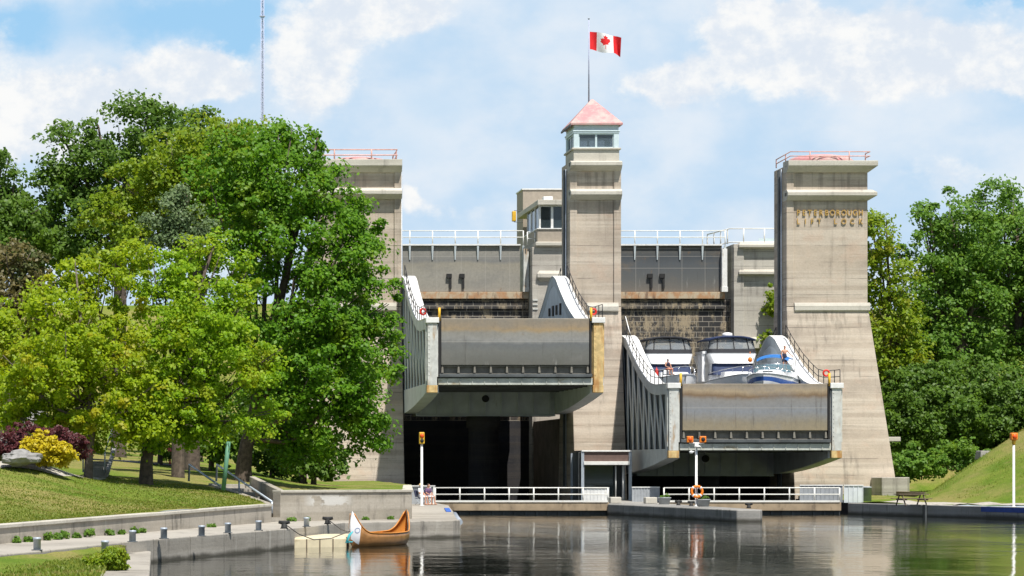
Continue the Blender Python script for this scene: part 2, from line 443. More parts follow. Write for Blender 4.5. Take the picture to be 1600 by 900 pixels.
def gate_mat(name, z0, z1, stops, blot, seam=None, x0=0, dx=1.8):
    """Stained steel plate: horizontal tide lines between z0 (bottom) and z1 (top), blotches and plate seams."""
    m, n, b = newmat(name); p = n.pos(); x, y, z = n.sep(p)
    wob = n.m('MULTIPLY', n.m('SUBTRACT', n.noise(p, (0.35, 0.35, 0.35), 5, 0.6), 0.5), 0.22)
    drip = n.m('MULTIPLY', n.m('SUBTRACT', n.noise(p, (1.3, 1.3, 0.15), 4, 0.6, (2, 7, 1)), 0.5), 0.10)
    t = n.m('ADD', n.m('ADD', n.m('DIVIDE', n.m('SUBTRACT', z, z0), z1 - z0), wob), drip)
    rp = n.add('ShaderNodeValToRGB'); cr = rp.color_ramp
    while len(cr.elements) < len(stops): cr.elements.new(0.5)
    for e, (q, cc) in zip(cr.elements, stops):
        e.position = q; e.color = cc + (1,)
    n.put(rp.inputs[0], t)
    c = rp.outputs[0]
    bl = n.step(n.noise(p, (0.28, 0.28, 0.5), 6, 0.65, (4, 4, 9)), 0.5, 0.68)
    c = n.mix(n.m('MULTIPLY', bl, 0.4), c, blot)
    wd = n.m('MULTIPLY', n.step(n.noise(p, (2.2, 2.2, 0.35), 5, 0.6, (6, 2, 6)), 0.6, 0.72), n.m('SUBTRACT', 1.0, n.step(t, 0.2, 0.5)))
    c = n.mix(n.m('MULTIPLY', wd, 0.5), c, (0.34, 0.34, 0.32))
    st = n.step(n.noise(p, (3.2, 3.2, 0.22), 5, 0.7, (0, 3, 8)), 0.58, 0.78)
    c = n.mix(n.m('MULTIPLY', st, 0.55), c, (0.05, 0.045, 0.04))
    rs = n.step(n.noise(p, (1.7, 1.7, 0.9), 6, 0.75, (9, 3, 1)), 0.62, 0.74)
    c = n.mix(n.m('MULTIPLY', rs, 0.5), c, (0.20, 0.115, 0.05))
    fn = n.noise(p, (5, 5, 5), 5, 0.7)
    c = n.mix(n.m('MULTIPLY', n.step(fn, 0.35, 0.75), 0.25), c, (0.10, 0.09, 0.08))
    if seam:
        fx = n.m('FRACT', n.m('DIVIDE', n.m('SUBTRACT', x, x0), dx))
        ln = n.m('LESS_THAN', fx, 0.018)
        for zz in seam:
            ln = n.m('MAXIMUM', ln, n.m('LESS_THAN', n.m('ABSOLUTE', n.m('SUBTRACT', z, zz)), 0.022))
        c = n.mix(n.m('MULTIPLY', ln, 0.45), c, (0.40, 0.38, 0.34))
    n.put(b.inputs['Base Color'], c)
    b.inputs['Roughness'].default_value = 0.7; b.inputs['Specular IOR Level'].default_value = 0.25
    bump(n, b, fn, 0.1, 0.02)
    MATS[name] = m
    return m
A_TOP, B_TOP = 13.5, 8.95
gate_mat('gate_steel_near_top', 10.2, 13.5, [(0.0, (0.125, 0.125, 0.11)), (0.28, (0.155, 0.16, 0.15)), (0.44, (0.145, 0.155, 0.16)), (0.53, (0.275, 0.275, 0.265)), (0.68, (0.28, 0.27, 0.24)),
         (0.75, (0.36, 0.265, 0.15)), (0.83, (0.30, 0.24, 0.17)), (1.0, (0.25, 0.225, 0.185))], (0.20, 0.195, 0.18), seam=[11.85], x0=10.72, dx=54)
gate_mat('gate_steel_near_low', 10.2 - 4.55, 13.5 - 4.55, [(0.0, (0.30, 0.25, 0.165)), (0.18, (0.265, 0.23, 0.165)), (0.42, (0.235, 0.25, 0.27)), (0.66, (0.25, 0.24, 0.225)),
         (0.74, (0.20, 0.135, 0.08)), (0.84, (0.38, 0.30, 0.20)), (0.93, (0.30, 0.255, 0.20)), (1.0, (0.24, 0.205, 0.155))], (0.20, 0.205, 0.215), seam=[7.25], x0=26.45, dx=54)
gate_mat('gate_steel_far_pale', 17.9, 21.8, [(0.0, (0.28, 0.265, 0.23)), (0.35, (0.30, 0.285, 0.245)), (0.6, (0.29, 0.27, 0.22)), (0.68, (0.20, 0.20, 0.19)), (0.85, (0.27, 0.26, 0.23)), (1.0, (0.24, 0.225, 0.19))],
         (0.17, 0.17, 0.165), seam=[20.9], x0=19.6, dx=2.05)
gate_mat('gate_steel_far_dark', 17.9, 21.8, [(0.0, (0.16, 0.145, 0.125)), (0.3, (0.11, 0.115, 0.115)), (0.6, (0.085, 0.095, 0.105)), (0.75, (0.06, 0.07, 0.08)), (0.9, (0.10, 0.098, 0.09)), (1.0, (0.15, 0.135, 0.115))],
         (0.19, 0.145, 0.095), seam=[20.9, 19.9, 21.55], x0=36.6, dx=1.95)

def rust_mat():
    m, n, b = newmat('rusty_sill'); p = n.pos()
    f = n.noise(p, (1.3, 1.3, 1.0), 6, 0.7); g = n.noise(p, (3, 3, 0.6), 5, 0.7)
    c = n.mix(n.step(f, 0.42, 0.6), (0.44, 0.36, 0.25), (0.40, 0.22, 0.11))
    c = n.mix(n.step(g, 0.52, 0.72), c, (0.14, 0.09, 0.06))
    n.put(b.inputs['Base Color'], c); b.inputs['Roughness'].default_value = 0.8
    MATS['rusty_sill'] = m
rust_mat()
def masonry():
    m, n, b = newmat('stained_masonry'); p = n.pos(); x, y, z = n.sep(p)
    cb = n.add('ShaderNodeCombineXYZ'); n.put(cb.inputs[0], x); n.put(cb.inputs[1], z)
    br = n.add('ShaderNodeTexBrick')
    n.put(br.inputs['Vector'], cb.outputs[0])
    br.inputs['Scale'].default_value = 1.0
    br.inputs['Brick Width'].default_value = 1.05; br.inputs['Row Height'].default_value = 0.44
    br.inputs['Mortar Size'].default_value = 0.026; br.inputs['Mortar Smooth'].default_value = 0.4
    br.inputs['Color1'].default_value = (0.018, 0.018, 0.02, 1); br.inputs['Color2'].default_value = (0.045, 0.04, 0.036, 1)
    br.inputs['Mortar'].default_value = (0.34, 0.31, 0.26, 1)
    c = br.outputs['Color']
    f = n.noise(p, (0.7, 0.7, 0.16), 6, 0.72)
    g = n.noise(p, (2.8, 2.8, 1.6), 6, 0.75, (3, 1, 4))
    k = n.m('MULTIPLY', n.step(f, 0.44, 0.57), n.step(g, 0.42, 0.55))
    c = n.mix(n.m('MULTIPLY', k, 0.9), c, (0.36, 0.29, 0.19))
    k2 = n.m('MULTIPLY', n.step(n.noise(p, (0.25, 0.25, 0.12), 4, 0.6, (8, 2, 2)), 0.52, 0.66), n.step(g, 0.35, 0.6))
    c = n.mix(n.m('MULTIPLY', k2, 0.6), c, (0.16, 0.10, 0.05))
    wet = n.step(n.noise(p, (0.35, 0.35, 0.05), 3, 0.5, (6, 6, 6)), 0.55, 0.7)
    c = n.mix(n.m('MULTIPLY', wet, 0.8), c, (0.014, 0.015, 0.018))
    n.put(b.inputs['Base Color'], c)
    b.inputs['Roughness'].default_value = 0.7
    bump(n, b, n.m('ADD', n.m('MULTIPLY', br.outputs['Fac'], -1.0), n.m('MULTIPLY', g, 0.6)), 0.5, 0.08)
    MATS['stained_masonry'] = m
masonry()
def grass_mat():
    m, n, b = newmat('grass'); p = n.pos()
    f = n.noise(p, (0.12, 0.12, 0.3), 5, 0.6); g = n.noise(p, (0.45, 0.45, 0.5), 6, 0.7, (4, 2, 0)); h = n.noise(p, (5, 5, 5), 5, 0.7); k = n.noise(p, (14, 14, 14), 3, 0.6)
    c = n.mix(n.step(g, 0.3, 0.68), (0.105, 0.185, 0.018), (0.20, 0.25, 0.04))
    c = n.mix(n.m('MULTIPLY', n.step(f, 0.44, 0.6), n.m('ADD', 0.4, n.m('MULTIPLY', n.step(h, 0.3, 0.7), 0.5))), c, (0.34, 0.265, 0.11))
    c = n.mix(n.m('MULTIPLY', n.step(k, 0.4, 0.75), 0.45), c, (0.05, 0.085, 0.014))
    n.put(b.inputs['Base Color'], c); b.inputs['Roughness'].default_value = 0.95; b.inputs['Specular IOR Level'].default_value = 0.1
    bump(n, b, n.m('ADD', h, k), 0.8, 0.12)
    MATS['grass'] = m
grass_mat()
def water_mat():
    m, n, b = newmat('water'); p = n.pos()
    b.inputs['Base Color'].default_value = (0.012, 0.015, 0.011, 1)
    b.inputs['Roughness'].default_value = 0.04
    b.inputs['IOR'].default_value = 1.33
    w1 = n.noise(p, (0.9, 0.5, 1), 4, 0.55); w2 = n.noise(p, (4.5, 2.2, 1), 4, 0.6, (3, 1, 0)); w3 = n.noise(p, (0.12, 0.05, 1), 2, 0.5, (8, 8, 0))
    w4 = n.noise(p, (0.10, 0.42, 1), 3, 0.6, (1, 5, 0)); amp = n.m('ADD', 0.35, n.m('MULTIPLY', n.step(w3, 0.4, 0.65), 0.65))
    bump(n, b, n.m('MULTIPLY', n.m('ADD', n.m('MULTIPLY', w4, 1.5), n.m('ADD', n.m('MULTIPLY', w1, 1.3), n.m('MULTIPLY', w2, 0.35))), amp), 0.42, 0.05)
    MATS['water'] = m
water_mat()
def leaf_mat(name, c1, c2, c3=None, trans=0.35, rough=0.5, spec=0.3):
    """c1/c2: the two ends of leaf-to-leaf colour; c3 a rarer tint in patches."""
    m, n, b = newmat(name)
    at = n.add('ShaderNodeAttribute', attribute_name='rnd')
    c = n.mix(at.outputs['Fac'], c1, c2)
    if c3:
        f = n.noise(n.pos(), (0.55, 0.55, 0.55), 4, 0.6)
        c = n.mix(n.m('MULTIPLY', n.step(f, 0.52, 0.66), 0.7), c, c3)
    n.put(b.inputs['Base Color'], c); b.inputs['Roughness'].default_value = rough; b.inputs['Specular IOR Level'].default_value = spec
    tr = n.add('ShaderNodeBsdfTranslucent')
    n.put(tr.inputs[0], n.mix(1.0, c, (1.15, 1.1, 0.6), 'MULTIPLY'))
    mx = n.add('ShaderNodeMixShader'); mx.inputs[0].default_value = trans
    n.nt.links.new(b.outputs[0], mx.inputs[1]); n.nt.links.new(tr.outputs[0], mx.inputs[2])
    out = [q for q in n.nt.nodes if q.type == 'OUTPUT_MATERIAL'][0]
    n.nt.links.new(mx.outputs[0], out.inputs[0])
    MATS[name] = m
leaf_mat('leaf_yellow', (0.215, 0.34, 0.010), (0.40, 0.50, 0.014), (0.46, 0.40, 0.02), 0.52)
leaf_mat('leaf_fresh', (0.17, 0.33, 0.010), (0.33, 0.49, 0.014), (0.40, 0.44, 0.02), 0.52)
leaf_mat('leaf_maple', (0.080, 0.215, 0.010), (0.165, 0.33, 0.014), (0.22, 0.32, 0.015), 0.48)
leaf_mat('leaf_lime', (0.15, 0.26, 0.010), (0.27, 0.36, 0.016), (0.32, 0.30, 0.02), 0.48)
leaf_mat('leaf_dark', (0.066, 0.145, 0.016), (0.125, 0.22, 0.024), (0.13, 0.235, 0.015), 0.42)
leaf_mat('leaf_mid', (0.100, 0.225, 0.028), (0.18, 0.32, 0.042), (0.22, 0.34, 0.03), 0.48)
leaf_mat('leaf_spruce', (0.095, 0.155, 0.06), (0.15, 0.21, 0.085), None, 0.2)
leaf_mat('leaf_russet', (0.11, 0.10, 0.035), (0.16, 0.13, 0.04), (0.06, 0.11, 0.03), 0.35)
leaf_mat('leaf_barberry', (0.075, 0.018, 0.022), (0.12, 0.03, 0.035), None, 0.25)
leaf_mat('leaf_gold', (0.48, 0.40, 0.010), (0.62, 0.50, 0.015), (0.3, 0.32, 0.02), 0.35)
leaf_mat('leaf_weed', (0.07, 0.16, 0.015), (0.14, 0.25, 0.03), None, 0.35)
M = MATS

# ------------------------------------------------------------------ ground
QT = 0.78                                         # quay level
def sst(a, b, x):
    t = min(1, max(0, (x - a) / (b - a))); return t * t * (3 - 2 * t)
def ground_z(x, y):
    if x < 33:
        d = (x + 4.9) * -0.956 + (y - 84.6) * 0.292
        s = (x + 4.9) * 0.292 + (y - 84.6) * 0.956
        z = 1.34 + 0.006 * max(-20, min(40, s))
        dd = max(d, 0)
        z += 0.125 * min(dd, 8) + 0.085 * max(0, min(dd - 8, 130))
        w = sst(4.6, 11, x) if y > 117 else 0
        z = z * (1 - w) + 2.06 * w
        z += 0.85 * math.exp(-((x + 6.2) / 2.6) ** 2 - ((y - 114.5) / 6.0) ** 2)
        if y > 212: z = max(z, min(17.0, (y - 212) * 0.9))
        if y > 227: z = max(z, 17.0 * sst(-80, 15, x))
    else:
        u = 0.958 * (x - 45.8) + 0.287 * (y - 181)
        a = 0.74 + 0.45 * max(0, u - 5.5)
        b = 1.9 + 0.68 * (x - 58.7) + 0.22 * (200 - y)
        z = max(0.74 + 0.02 * max(0, min(u, 20)), min(a, b, 8.5))
        if y > 214: z = max(z, min(17.0, (y - 214) * 0.75))
    z += (0.12 * mnoise.noise(Vector((x * 0.15, y * 0.15, 0))) + (0.16 if x > 33 else 0.05) * mnoise.noise(Vector((x * 0.42, y * 0.42, 3)))) * (1 if y > 75 else 0)
    return z
HOLE = [(-70, -60), (-70, 25), (-16, 50), (-9.9, 69), (-5.1, 84.7), (4.8, 117.1), (2.7, 128.0), (4.7, 129.3), (5.5, 118.6), (11.7, 124.4), (15.9, 168), (15.9, 203.0),
        (18.5, 203.2), (18.5, 228.4), (48.3, 228.4), (48.3, 203), (48.3, 181.5), (46.4, 181.3), (52.2, 161), (57.6, 143), (78, 80), (100, -60)]
def pip(pt, poly):
    x, y = pt; c = False; n = len(poly); j = n - 1
    for i in range(n):
        xi, yi = poly[i]; xj, yj = poly[j]
        if (yi > y) != (yj > y) and x < (xj - xi) * (y - yi) / (yj - yi) + xi: c = not c
        j = i
    return c
def build_ground():
    pts = []; edges = []
    def ring(poly, step):
        n0 = len(pts); out = []
        for i in range(len(poly)):
            a = Vector(poly[i]); b = Vector(poly[(i + 1) % len(poly)])
            k = max(1, int((b - a).length / step))
            for q in range(k): out.append(a.lerp(b, q / k))
        pts.extend(out)
        for i in range(len(out)): edges.append((n0 + i, n0 + (i + 1) % len(out)))
    BIG = [(-1500, -60), (1700, -60), (1700, 4500), (-1500, 4500)]
    ring(HOLE[::-1], 1.5)
    n0 = len(pts)
    pts.extend(Vector(p) for p in ((-1500, -61), (1700, -61), (1700, 4500), (-1500, 4500)))
    edges.extend([(n0, n0 + 1), (n0 + 1, n0 + 2), (n0 + 2, n0 + 3), (n0 + 3, n0)])
    def grid(x0, x1, y0, y1, st):
        y = y0
        while y <= y1:
            x = x0
            while x <= x1:
                p = (x + random.uniform(-.2, .2) * st, y + random.uniform(-.2, .2) * st)
                if not pip(p, HOLE): pts.append(Vector(p))
                x += st
            y += st
    grid(-24, 20, 62, 165, 1.1)
    grid(45, 80, 150, 232, 1.3)
    grid(-120, 150, -50, 300, 6.0)
    grid(-1400, 1600, 310, 4400, 150)
    vs_, es_, fs_, _, _, _ = delaunay_2d_cdt(pts, edges, [], 0, 1e-4)
    vv_ = [(v.x, v.y, ground_z(v.x, v.y)) for v in vs_]
    keep = []
    for f in fs_:
        cx = sum(vs_[i].x for i in f) / len(f); cy = sum(vs_[i].y for i in f) / len(f)
        if not pip((cx, cy), HOLE): keep.append(tuple(f))
    me = bpy.data.meshes.new('ground'); me.from_pydata(vv_, [], keep)
    me.materials.append(M['grass']); me.polygons.foreach_set('use_smooth', [True] * len(keep))
    o = bpy.data.objects.new('ground', me); COL.objects.link(o)
    bm = bmesh.new(); bm.from_mesh(me); bmesh.ops.recalc_face_normals(bm, faces=bm.faces[:])
    for v in [v for v in bm.verts if not v.link_faces]: bm.verts.remove(v)
    if sum(f.normal.z for f in bm.faces) < 0: bmesh.ops.reverse_faces(bm, faces=bm.faces[:])
    bm.to_mesh(me); bm.free()
    tag(o, kind='structure')
build_ground()

b = MB(); b.prism([(-70, -60), (100, -60), (46.3, 181.0), (46.0, 179.55), (34.3, 179.55), (29.9, 179.55), (18.35, 179.55), (-70, 30)], -0.002, 0.0)
tag(b.build('water', M['water']), kind='structure')
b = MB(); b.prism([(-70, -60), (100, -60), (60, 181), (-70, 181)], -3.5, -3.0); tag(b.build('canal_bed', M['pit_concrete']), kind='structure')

# quay / walkways
WALK = [(-16, 40), (-9, 58), (-3.3, 78.3), (-0.19, 90), (5.09, 105), (8.2, 117), (13.3, 120.8), (13.7, 121.6), (18.1, 167), (18.35, 179.4), (18.35, 203.0), (15.7, 203.0), (15.7, 168), (11.6, 124.3),
        (5.45, 118.5), (5.0, 118.0), (-5.0, 84.7), (-9.8, 69), (-16, 50)]
b = MB(); b.prism(WALK, -3.0, QT)
tag(b.build('quay', M['quay_concrete'], bevel=0.04), kind='structure')
b = MB(); b.prism([(-1.9, 58), (-0.17, 58), (-0.17, 89.6), (-1.4, 89.6)], -3.0, 0.40)
tag(b.build('quay_toe', M['quay_concrete'], bevel=0.05), kind='structure')
b = MB()
edge = [(-16, 40), (-9, 58), (-3.25, 78.3), (-0.6, 88.5)]
inn = [(-3, 40), (-1.6, 58), (-1.35, 76), (-0.98, 88.5)]
n = 14; g_rings = []
for (e0, i0), (e1, i1) in zip(list(zip(edge, inn))[:-1], list(zip(edge, inn))[1:]):
    for q in range(10):
        t = q / 10; ex, ey = e0[0] + (e1[0] - e0[0]) * t, e0[1] + (e1[1] - e0[1]) * t; ix, iy = i0[0] + (i1[0] - i0[0]) * t, i0[1] + (i1[1] - i0[1]) * t
        g_rings.append([(ex + (ix - ex) * k / n, ey + (iy - ey) * k / n, 0.70 - 0.28 * (k / n) ** 0.7 + 0.05 * mnoise.noise(Vector((ex + k, ey, 2)))) for k in range(n + 1)])
b.smooth = True; b.loft(g_rings, False, False)
tag(b.build('lawn', M['grass']), kind='structure')

# right bank kerb wall
RW = [(46.05, 179.6), (51.9, 160.7), (57.3, 142.7), (77.5, 80)]
def offset_line(pts, w):
    out = []
    for i, p in enumerate(pts):
        a = Vector(pts[max(i - 1, 0)]); c_ = Vector(pts[min(i + 1, len(pts) - 1)])
        d = (c_ - a).normalized(); out.append((p[0] - d.y * w, p[1] + d.x * w))
    return out
right_back = offset_line(RW, 0.6)
t = thing('bank_wall', 'long low grey concrete canal wall along the right bank', 'wall', (46.05, 179.6, 0))
b = MB(); b.prism(RW + right_back[::-1], -3.0, 0.74); b.build('wall', M['pier_concrete'], t, bevel=0.04)
s0, s1 = W(1530, 800, 165), W(1610, 800, 160)
def on_rw(px):
    best = None
    for i in range(len(RW) - 1):
        for q in range(200):
            x = RW[i][0] + (RW[i + 1][0] - RW[i][0]) * q / 200; y = RW[i][1] + (RW[i + 1][1] - RW[i][1]) * q / 200
            e = abs(CX + x * F / y - px)
            if best is None or e < best[0]: best = (e, x, y)
    return Vector((best[1], best[2], 0))
pa, pb = on_rw(1533), on_rw(1640)
b = MB(); b.beam((pa.x - 0.01, pa.y, 0.56), (pb.x - 0.01, pb.y, 0.56), 0.03, 0.3); b.build('blue_band', M['band_blue'], t)
pc = on_rw(1446); b = MB(); b.beam((pc.x - 0.02, pc.y, -0.3), (pc.x - 0.02, pc.y, 0.745), 0.45, 0.12, up=(1, 0, 0)); b.build('ladder_recess', M['steel_dark'], t)
# gravel path along the right bank
pi_, po_ = offset_line(RW, 0.9), offset_line(RW, 3.6)
b = MB(); b.smooth = True
rows = []
for i in range(len(pi_) - 1):
    for q in range(24):
        s = q / 24
        a0 = Vector(pi_[i]).lerp(Vector(pi_[i + 1]), s); a1 = Vector(po_[i]).lerp(Vector(po_[i + 1]), s)
        rows.append([(a0.lerp(a1, k / 4).x, a0.lerp(a1, k / 4).y, ground_z(*a0.lerp(a1, k / 4)) + 0.03) for k in range(5)])
b.loft(rows, False, False); tag(b.build('path', M['gravel']), kind='structure')

# pit floor and side walls of the lift pits
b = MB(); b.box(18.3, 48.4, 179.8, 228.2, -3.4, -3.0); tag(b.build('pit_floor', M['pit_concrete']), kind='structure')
def single(name, label, cat, mb, mat, bevel=0.0, group=None):
    o = mb.build(name, mat, bevel=bevel); return tag(o, label, cat, group)
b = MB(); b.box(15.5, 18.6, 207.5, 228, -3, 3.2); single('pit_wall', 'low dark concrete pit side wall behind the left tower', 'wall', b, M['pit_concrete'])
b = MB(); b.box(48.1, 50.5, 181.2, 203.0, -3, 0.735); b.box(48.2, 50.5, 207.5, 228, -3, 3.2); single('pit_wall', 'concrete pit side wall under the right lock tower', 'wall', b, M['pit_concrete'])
b = MB(); b.box(31.6, 35.4, 206.5, 226.3, -3, 6.9); single('pit_wall', 'dark concrete dividing wall between the two pits', 'wall', b, M['lit_pit_brown'])

# breast wall
t = thing('breast_wall', 'dark stained masonry wall with white streaks below the upper gates', 'wall', (33, 228, -3))
b = MB(); b.box(18.3, 49, 227.9, 228.1, -3, 7.0); b.build('shade_base', M['pit_concrete'], t); b = MB(); b.box(18.3, 49, 228.0, 231.0, -3, 17.3); b.build('masonry', M['stained_masonry'], t)  # near-black sheet over the lower masonry, pit shade put into its colour
b = MB()
for a, c_ in ((19.3, 31.45), (36.4, 48.0)): b.box(a, c_, 227.55, 228.6, 17.3, 17.88)
b.build('sill', M['rusty_sill'], t, bevel=0.03)
b = MB()
for a, c_ in ((19.3, 31.45), (36.4, 48.0)): b.box(a, c_, 227.75, 228.0, 16.45, 17.0)
b.build('ledge', M['stained_masonry'], t, bevel=0.03)

# ------------------------------------------------------------------ railings
def railing(parent, pts, h, mat, r=0.03, fr=(1.0, 0.55), spacing=1.9, foot=False, name='railing', drop=0.0):
    """A part 'railing' (the rails) with a sub-part for each post."""
    pts = [Vector(p) for p in pts]
    b = MB()
    for f in fr: b.tube([p + Vector((0, 0, h * f)) for p in pts], r, 6)
    if foot: b.tube([p + Vector((0, 0, 0.06)) for p in pts], r, 6)
    rail = b.build(name, mat, parent)
    dist = [0]
    for i in range(1, len(pts)): dist.append(dist[-1] + (pts[i] - pts[i - 1]).length)
    n = max(1, round(dist[-1] / spacing))
    for k in range(n + 1):
        s = dist[-1] * k / n; i = 1
        while i < len(pts) - 1 and dist[i] < s: i += 1
        q = pts[i - 1].lerp(pts[i], (s - dist[i - 1]) / max(1e-6, dist[i] - dist[i - 1]))
        b = MB(); b.tube([q - Vector((0, 0, drop)), q + Vector((0, 0, h + 0.01))], r * 1.1, 6); b.build('post', mat, rail)
    return rail

# ------------------------------------------------------------------ towers
YT = 205.5
def TZ(py): return WZ(py, YT)
def tower(label, x0, x1, z_top, flare_l, flare_r, over_l, over_r, zbase=0.2, depth=4.2):
    t = thing('lift_tower', label, 'tower', ((x0 + x1) / 2, YT + 2, zbase))
    y1 = YT + depth
    zl = TZ(479)
    b = MB()
    b.rects([(x0 - flare_l, x1 + flare_r, YT - 3.0, y1 + 2.0, -3.0 if False else zbase - 1.0), (x0, x1, YT + 0.02, y1, zl)])
    b.rects([(x0 + 0.002, x1 - 0.002, YT + 0.13, y1, zl - 0.02), (x0 + 0.002, x1 - 0.002, YT + 0.13, y1, z_top)])
    b.build('shaft', M['tower_concrete'], t, bevel=0.06)
    for side, on in ((0, over_l == 0), (1, over_r == 0)):
        if not on: continue
        b = MB(); xp = x0 if side == 0 else x1 - 0.55
        b.box(xp, xp + 0.55, YT, YT + 0.5, zl + 0.02, z_top - 0.02); b.build('pilaster', M['tower_concrete'], t, bevel=0.03)
    def ledge(nm, zb, zt, out, slope, corb, ext=True, xa=None, xb=None):
        ol, orr = (over_l if ext else 0, over_r if ext else 0)
        a, c_ = (x0 if xa is None else xa), (x1 if xb is None else xb)
        b = MB()
        L = [(a - 0.02, c_ + 0.02, YT - 0.03, YT + 1.2, zb - corb), (a - ol, c_ + orr, YT - out, YT + 1.2, zb), (a - ol, c_ + orr, YT - out, YT + 1.2, zt - slope), (a - ol * 0.5 - 0.01, c_ + orr * 0.5 + 0.01, YT - 0.08, YT + 1.2, zt)]
        b.rects(L); b.build(nm, M['ledge_concrete'], t, bevel=0.025)
    return t, ledge, y1
def guide(t, x, side, z0, z1):
    b = MB(); b.box(min(x, x + side * 0.22), max(x, x + side * 0.22), YT + 1.7, YT + 2.1, z0, z1); b.build('guide_rail', M['steel_dark'], t)
    b = MB(); b.tube([(x + side * 0.12, YT + 1.2, z0), (x + side * 0.12, YT + 1.2, z1)], 0.05, 6); b.build('guide_pipe', M['galvanised'], t)

# right tower with lettering
XR0, XR1 = WX(1229, YT), WX(1356.5, YT)
t, ledge, y1 = tower('tall tan concrete right lock tower lettered PETERBOROUGH LIFT LOCK in gold', XR0, XR1, TZ(258), 0.0, 1.75, 0.0, 0.6)
ledge('cornice', TZ(260), TZ(251), 0.62, 0.05, 0.45)
ledge('ledge', TZ(306), TZ(296.5), 0.42, 0.22, 0.35)
ledge('ledge', TZ(485), TZ(473), 0.2, 0.25, 0.1, False, WX(1241, YT), WX(1359, YT))
guide(t, XR0, -1, 1.5, TZ(262))
b = MB(); b.lathe(((XR0 + XR1) / 2, YT + 2.3, TZ(251)), [(2.5, -0.2), (2.5, 0.22), (2.2, 0.45), (1.2, 0.62), (0.05, 0.68)], 24)
b.build('roof', M['faded_red_roof'], t)
zt = TZ(251)
railing(t, [(XR0 + 0.2, y1 + 0.1, zt - 0.1), (XR0 + 0.25, YT - 0.2, zt), (XR1 + 0.1, YT - 0.2, zt), (XR1 + 0.1, YT + 1.2, zt)], 0.66, M['rail_pink'], 0.04, (1.0, 0.5), 3.2)
b = MB(); p = W(1395, 685, 208); b.box(p.x - 1.6, p.x + 0.2, 206.5, 209.5, p.z - 0.25, p.z + 0.1); b.build('side_hood', M['ledge_concrete'], t, bevel=0.04)
def letters(parent, body, x0, x1, zb, zh, y, depth):
    """One line of metal letters, each letter set in its own equal space."""
    step_ = (x1 - x0 - 0.36) / max(1, len(body) - 1); off = root_loc(parent)
    for i, ch in enumerate(body):
        cu = bpy.data.curves.new('letter', 'FONT'); cu.body = ch; cu.size = zh / 0.70; cu.extrude = depth / 2; cu.align_x = 'CENTER'; cu.offset = 0.004
        o = bpy.data.objects.new('letter', cu); COL.objects.link(o)
        dg = bpy.context.evaluated_depsgraph_get()
        me = bpy.data.meshes.new_from_object(o.evaluated_get(dg)); me.name = 'letter'
        me.transform(Matrix.Translation((x0 + 0.18 + step_ * i - off.x, y - off.y, zb - off.z)) @ Matrix.Rotation(R(90), 4, 'X') @ Matrix.Diagonal((0.84, 1, 1, 1)))
        bpy.data.objects.remove(o); bpy.data.curves.remove(cu)
        me.materials.clear(); me.materials.append(M['gold_letter'])
        o = bpy.data.objects.new('letter', me); COL.objects.link(o); o.parent = parent
letters(t, 'PETERBOROUGH', WX(1244, YT), WX(1349, YT), TZ(336.5), 0.43, YT + 0.06, 0.06)
letters(t, 'LIFT', WX(1244, YT), WX(1284, YT), TZ(350), 0.43, YT + 0.06, 0.06)
letters(t, 'LOCK', WX(1302, YT), WX(1349, YT), TZ(350), 0.43, YT + 0.06, 0.06)

# left tower
XL0, XL1 = WX(497, YT), WX(627.5, YT)
t, ledge, y1 = tower('tall tan concrete left lock tower rising behind the big maple', XL0, XL1, TZ(258), 1.75, 0.0, 0.6, 0.0)
ledge('cornice', TZ(260), TZ(249), 0.62, 0.05, 0.45)
ledge('ledge', TZ(304), TZ(294), 0.55, 0.22, 0.35)
ledge('ledge', TZ(485), TZ(473), 0.2, 0.25, 0.1, False, XL0 + 0.3, XL1 - 0.4)
guide(t, XL1, 1, 1.5, TZ(262))
zt = TZ(249)
b = MB(); b.lathe(((XL0 + XL1) / 2, YT + 2.3, zt), [(2.5, -0.2), (2.5, 0.1), (1.2, 0.35), (0.05, 0.45)], 24); b.build('roof', M['faded_red_roof'], t)
railing(t, [(XL0 - 0.2, YT + 1.2, zt), (XL0 - 0.2, YT - 0.2, zt), (XL1 - 0.35, YT - 0.2, zt), (XL1 - 0.35, YT + 3.5, zt - 0.1)], 0.72, M['rail_pink'], 0.05, (1.0, 0.42), 3.0)

# centre tower with lookout
XM0, XM1 = WX(890.5, YT), WX(970.5, YT)
t, ledge, y1 = tower('slim tan concrete centre tower with pale blue lookout and pink pyramid roof', XM0, XM1, TZ(252), 0.0, 0.0, 0.0, 0.0)
ledge('cornice', TZ(259.5), TZ(251.5), 0.6, 0.12, 0.35)
ledge('ledge', TZ(305), TZ(295.5), 0.55, 0.2, 0.35)
ledge('ledge', TZ(486), TZ(473), 0.25, 0.3, 0.1, False, WX(917, YT), WX(966, YT))
guide(t, XM0, -1, 1.5, TZ(262)); guide(t, XM1, 1, 1.5, TZ(262))
cx0, cx1, cy0, cy1 = WX(896.5, YT), WX(967, YT), YT, YT + 4.0
b = MB(); b.box(cx0 - 0.02, cx1 + 0.02, cy0 - 0.05, cy1, TZ(252), TZ(234)); b.box(cx0 - 0.15, cx1 + 0.15, cy0 - 0.18, cy1 + 0.1, TZ(234), TZ(231)); b.build('lookout_base', M['ledge_concrete'], t, bevel=0.03)
zb, ztp = TZ(231), TZ(208.5)
pw = 0.38
for xx in (cx0, cx1 - pw):
    for yy in (cy0, cy1 - pw):
        fr = MB(); fr.box(xx, xx + pw, yy, yy + pw, zb, ztp); fr.build('corner_post', M['pale_blue_paint'], t, bevel=0.02)
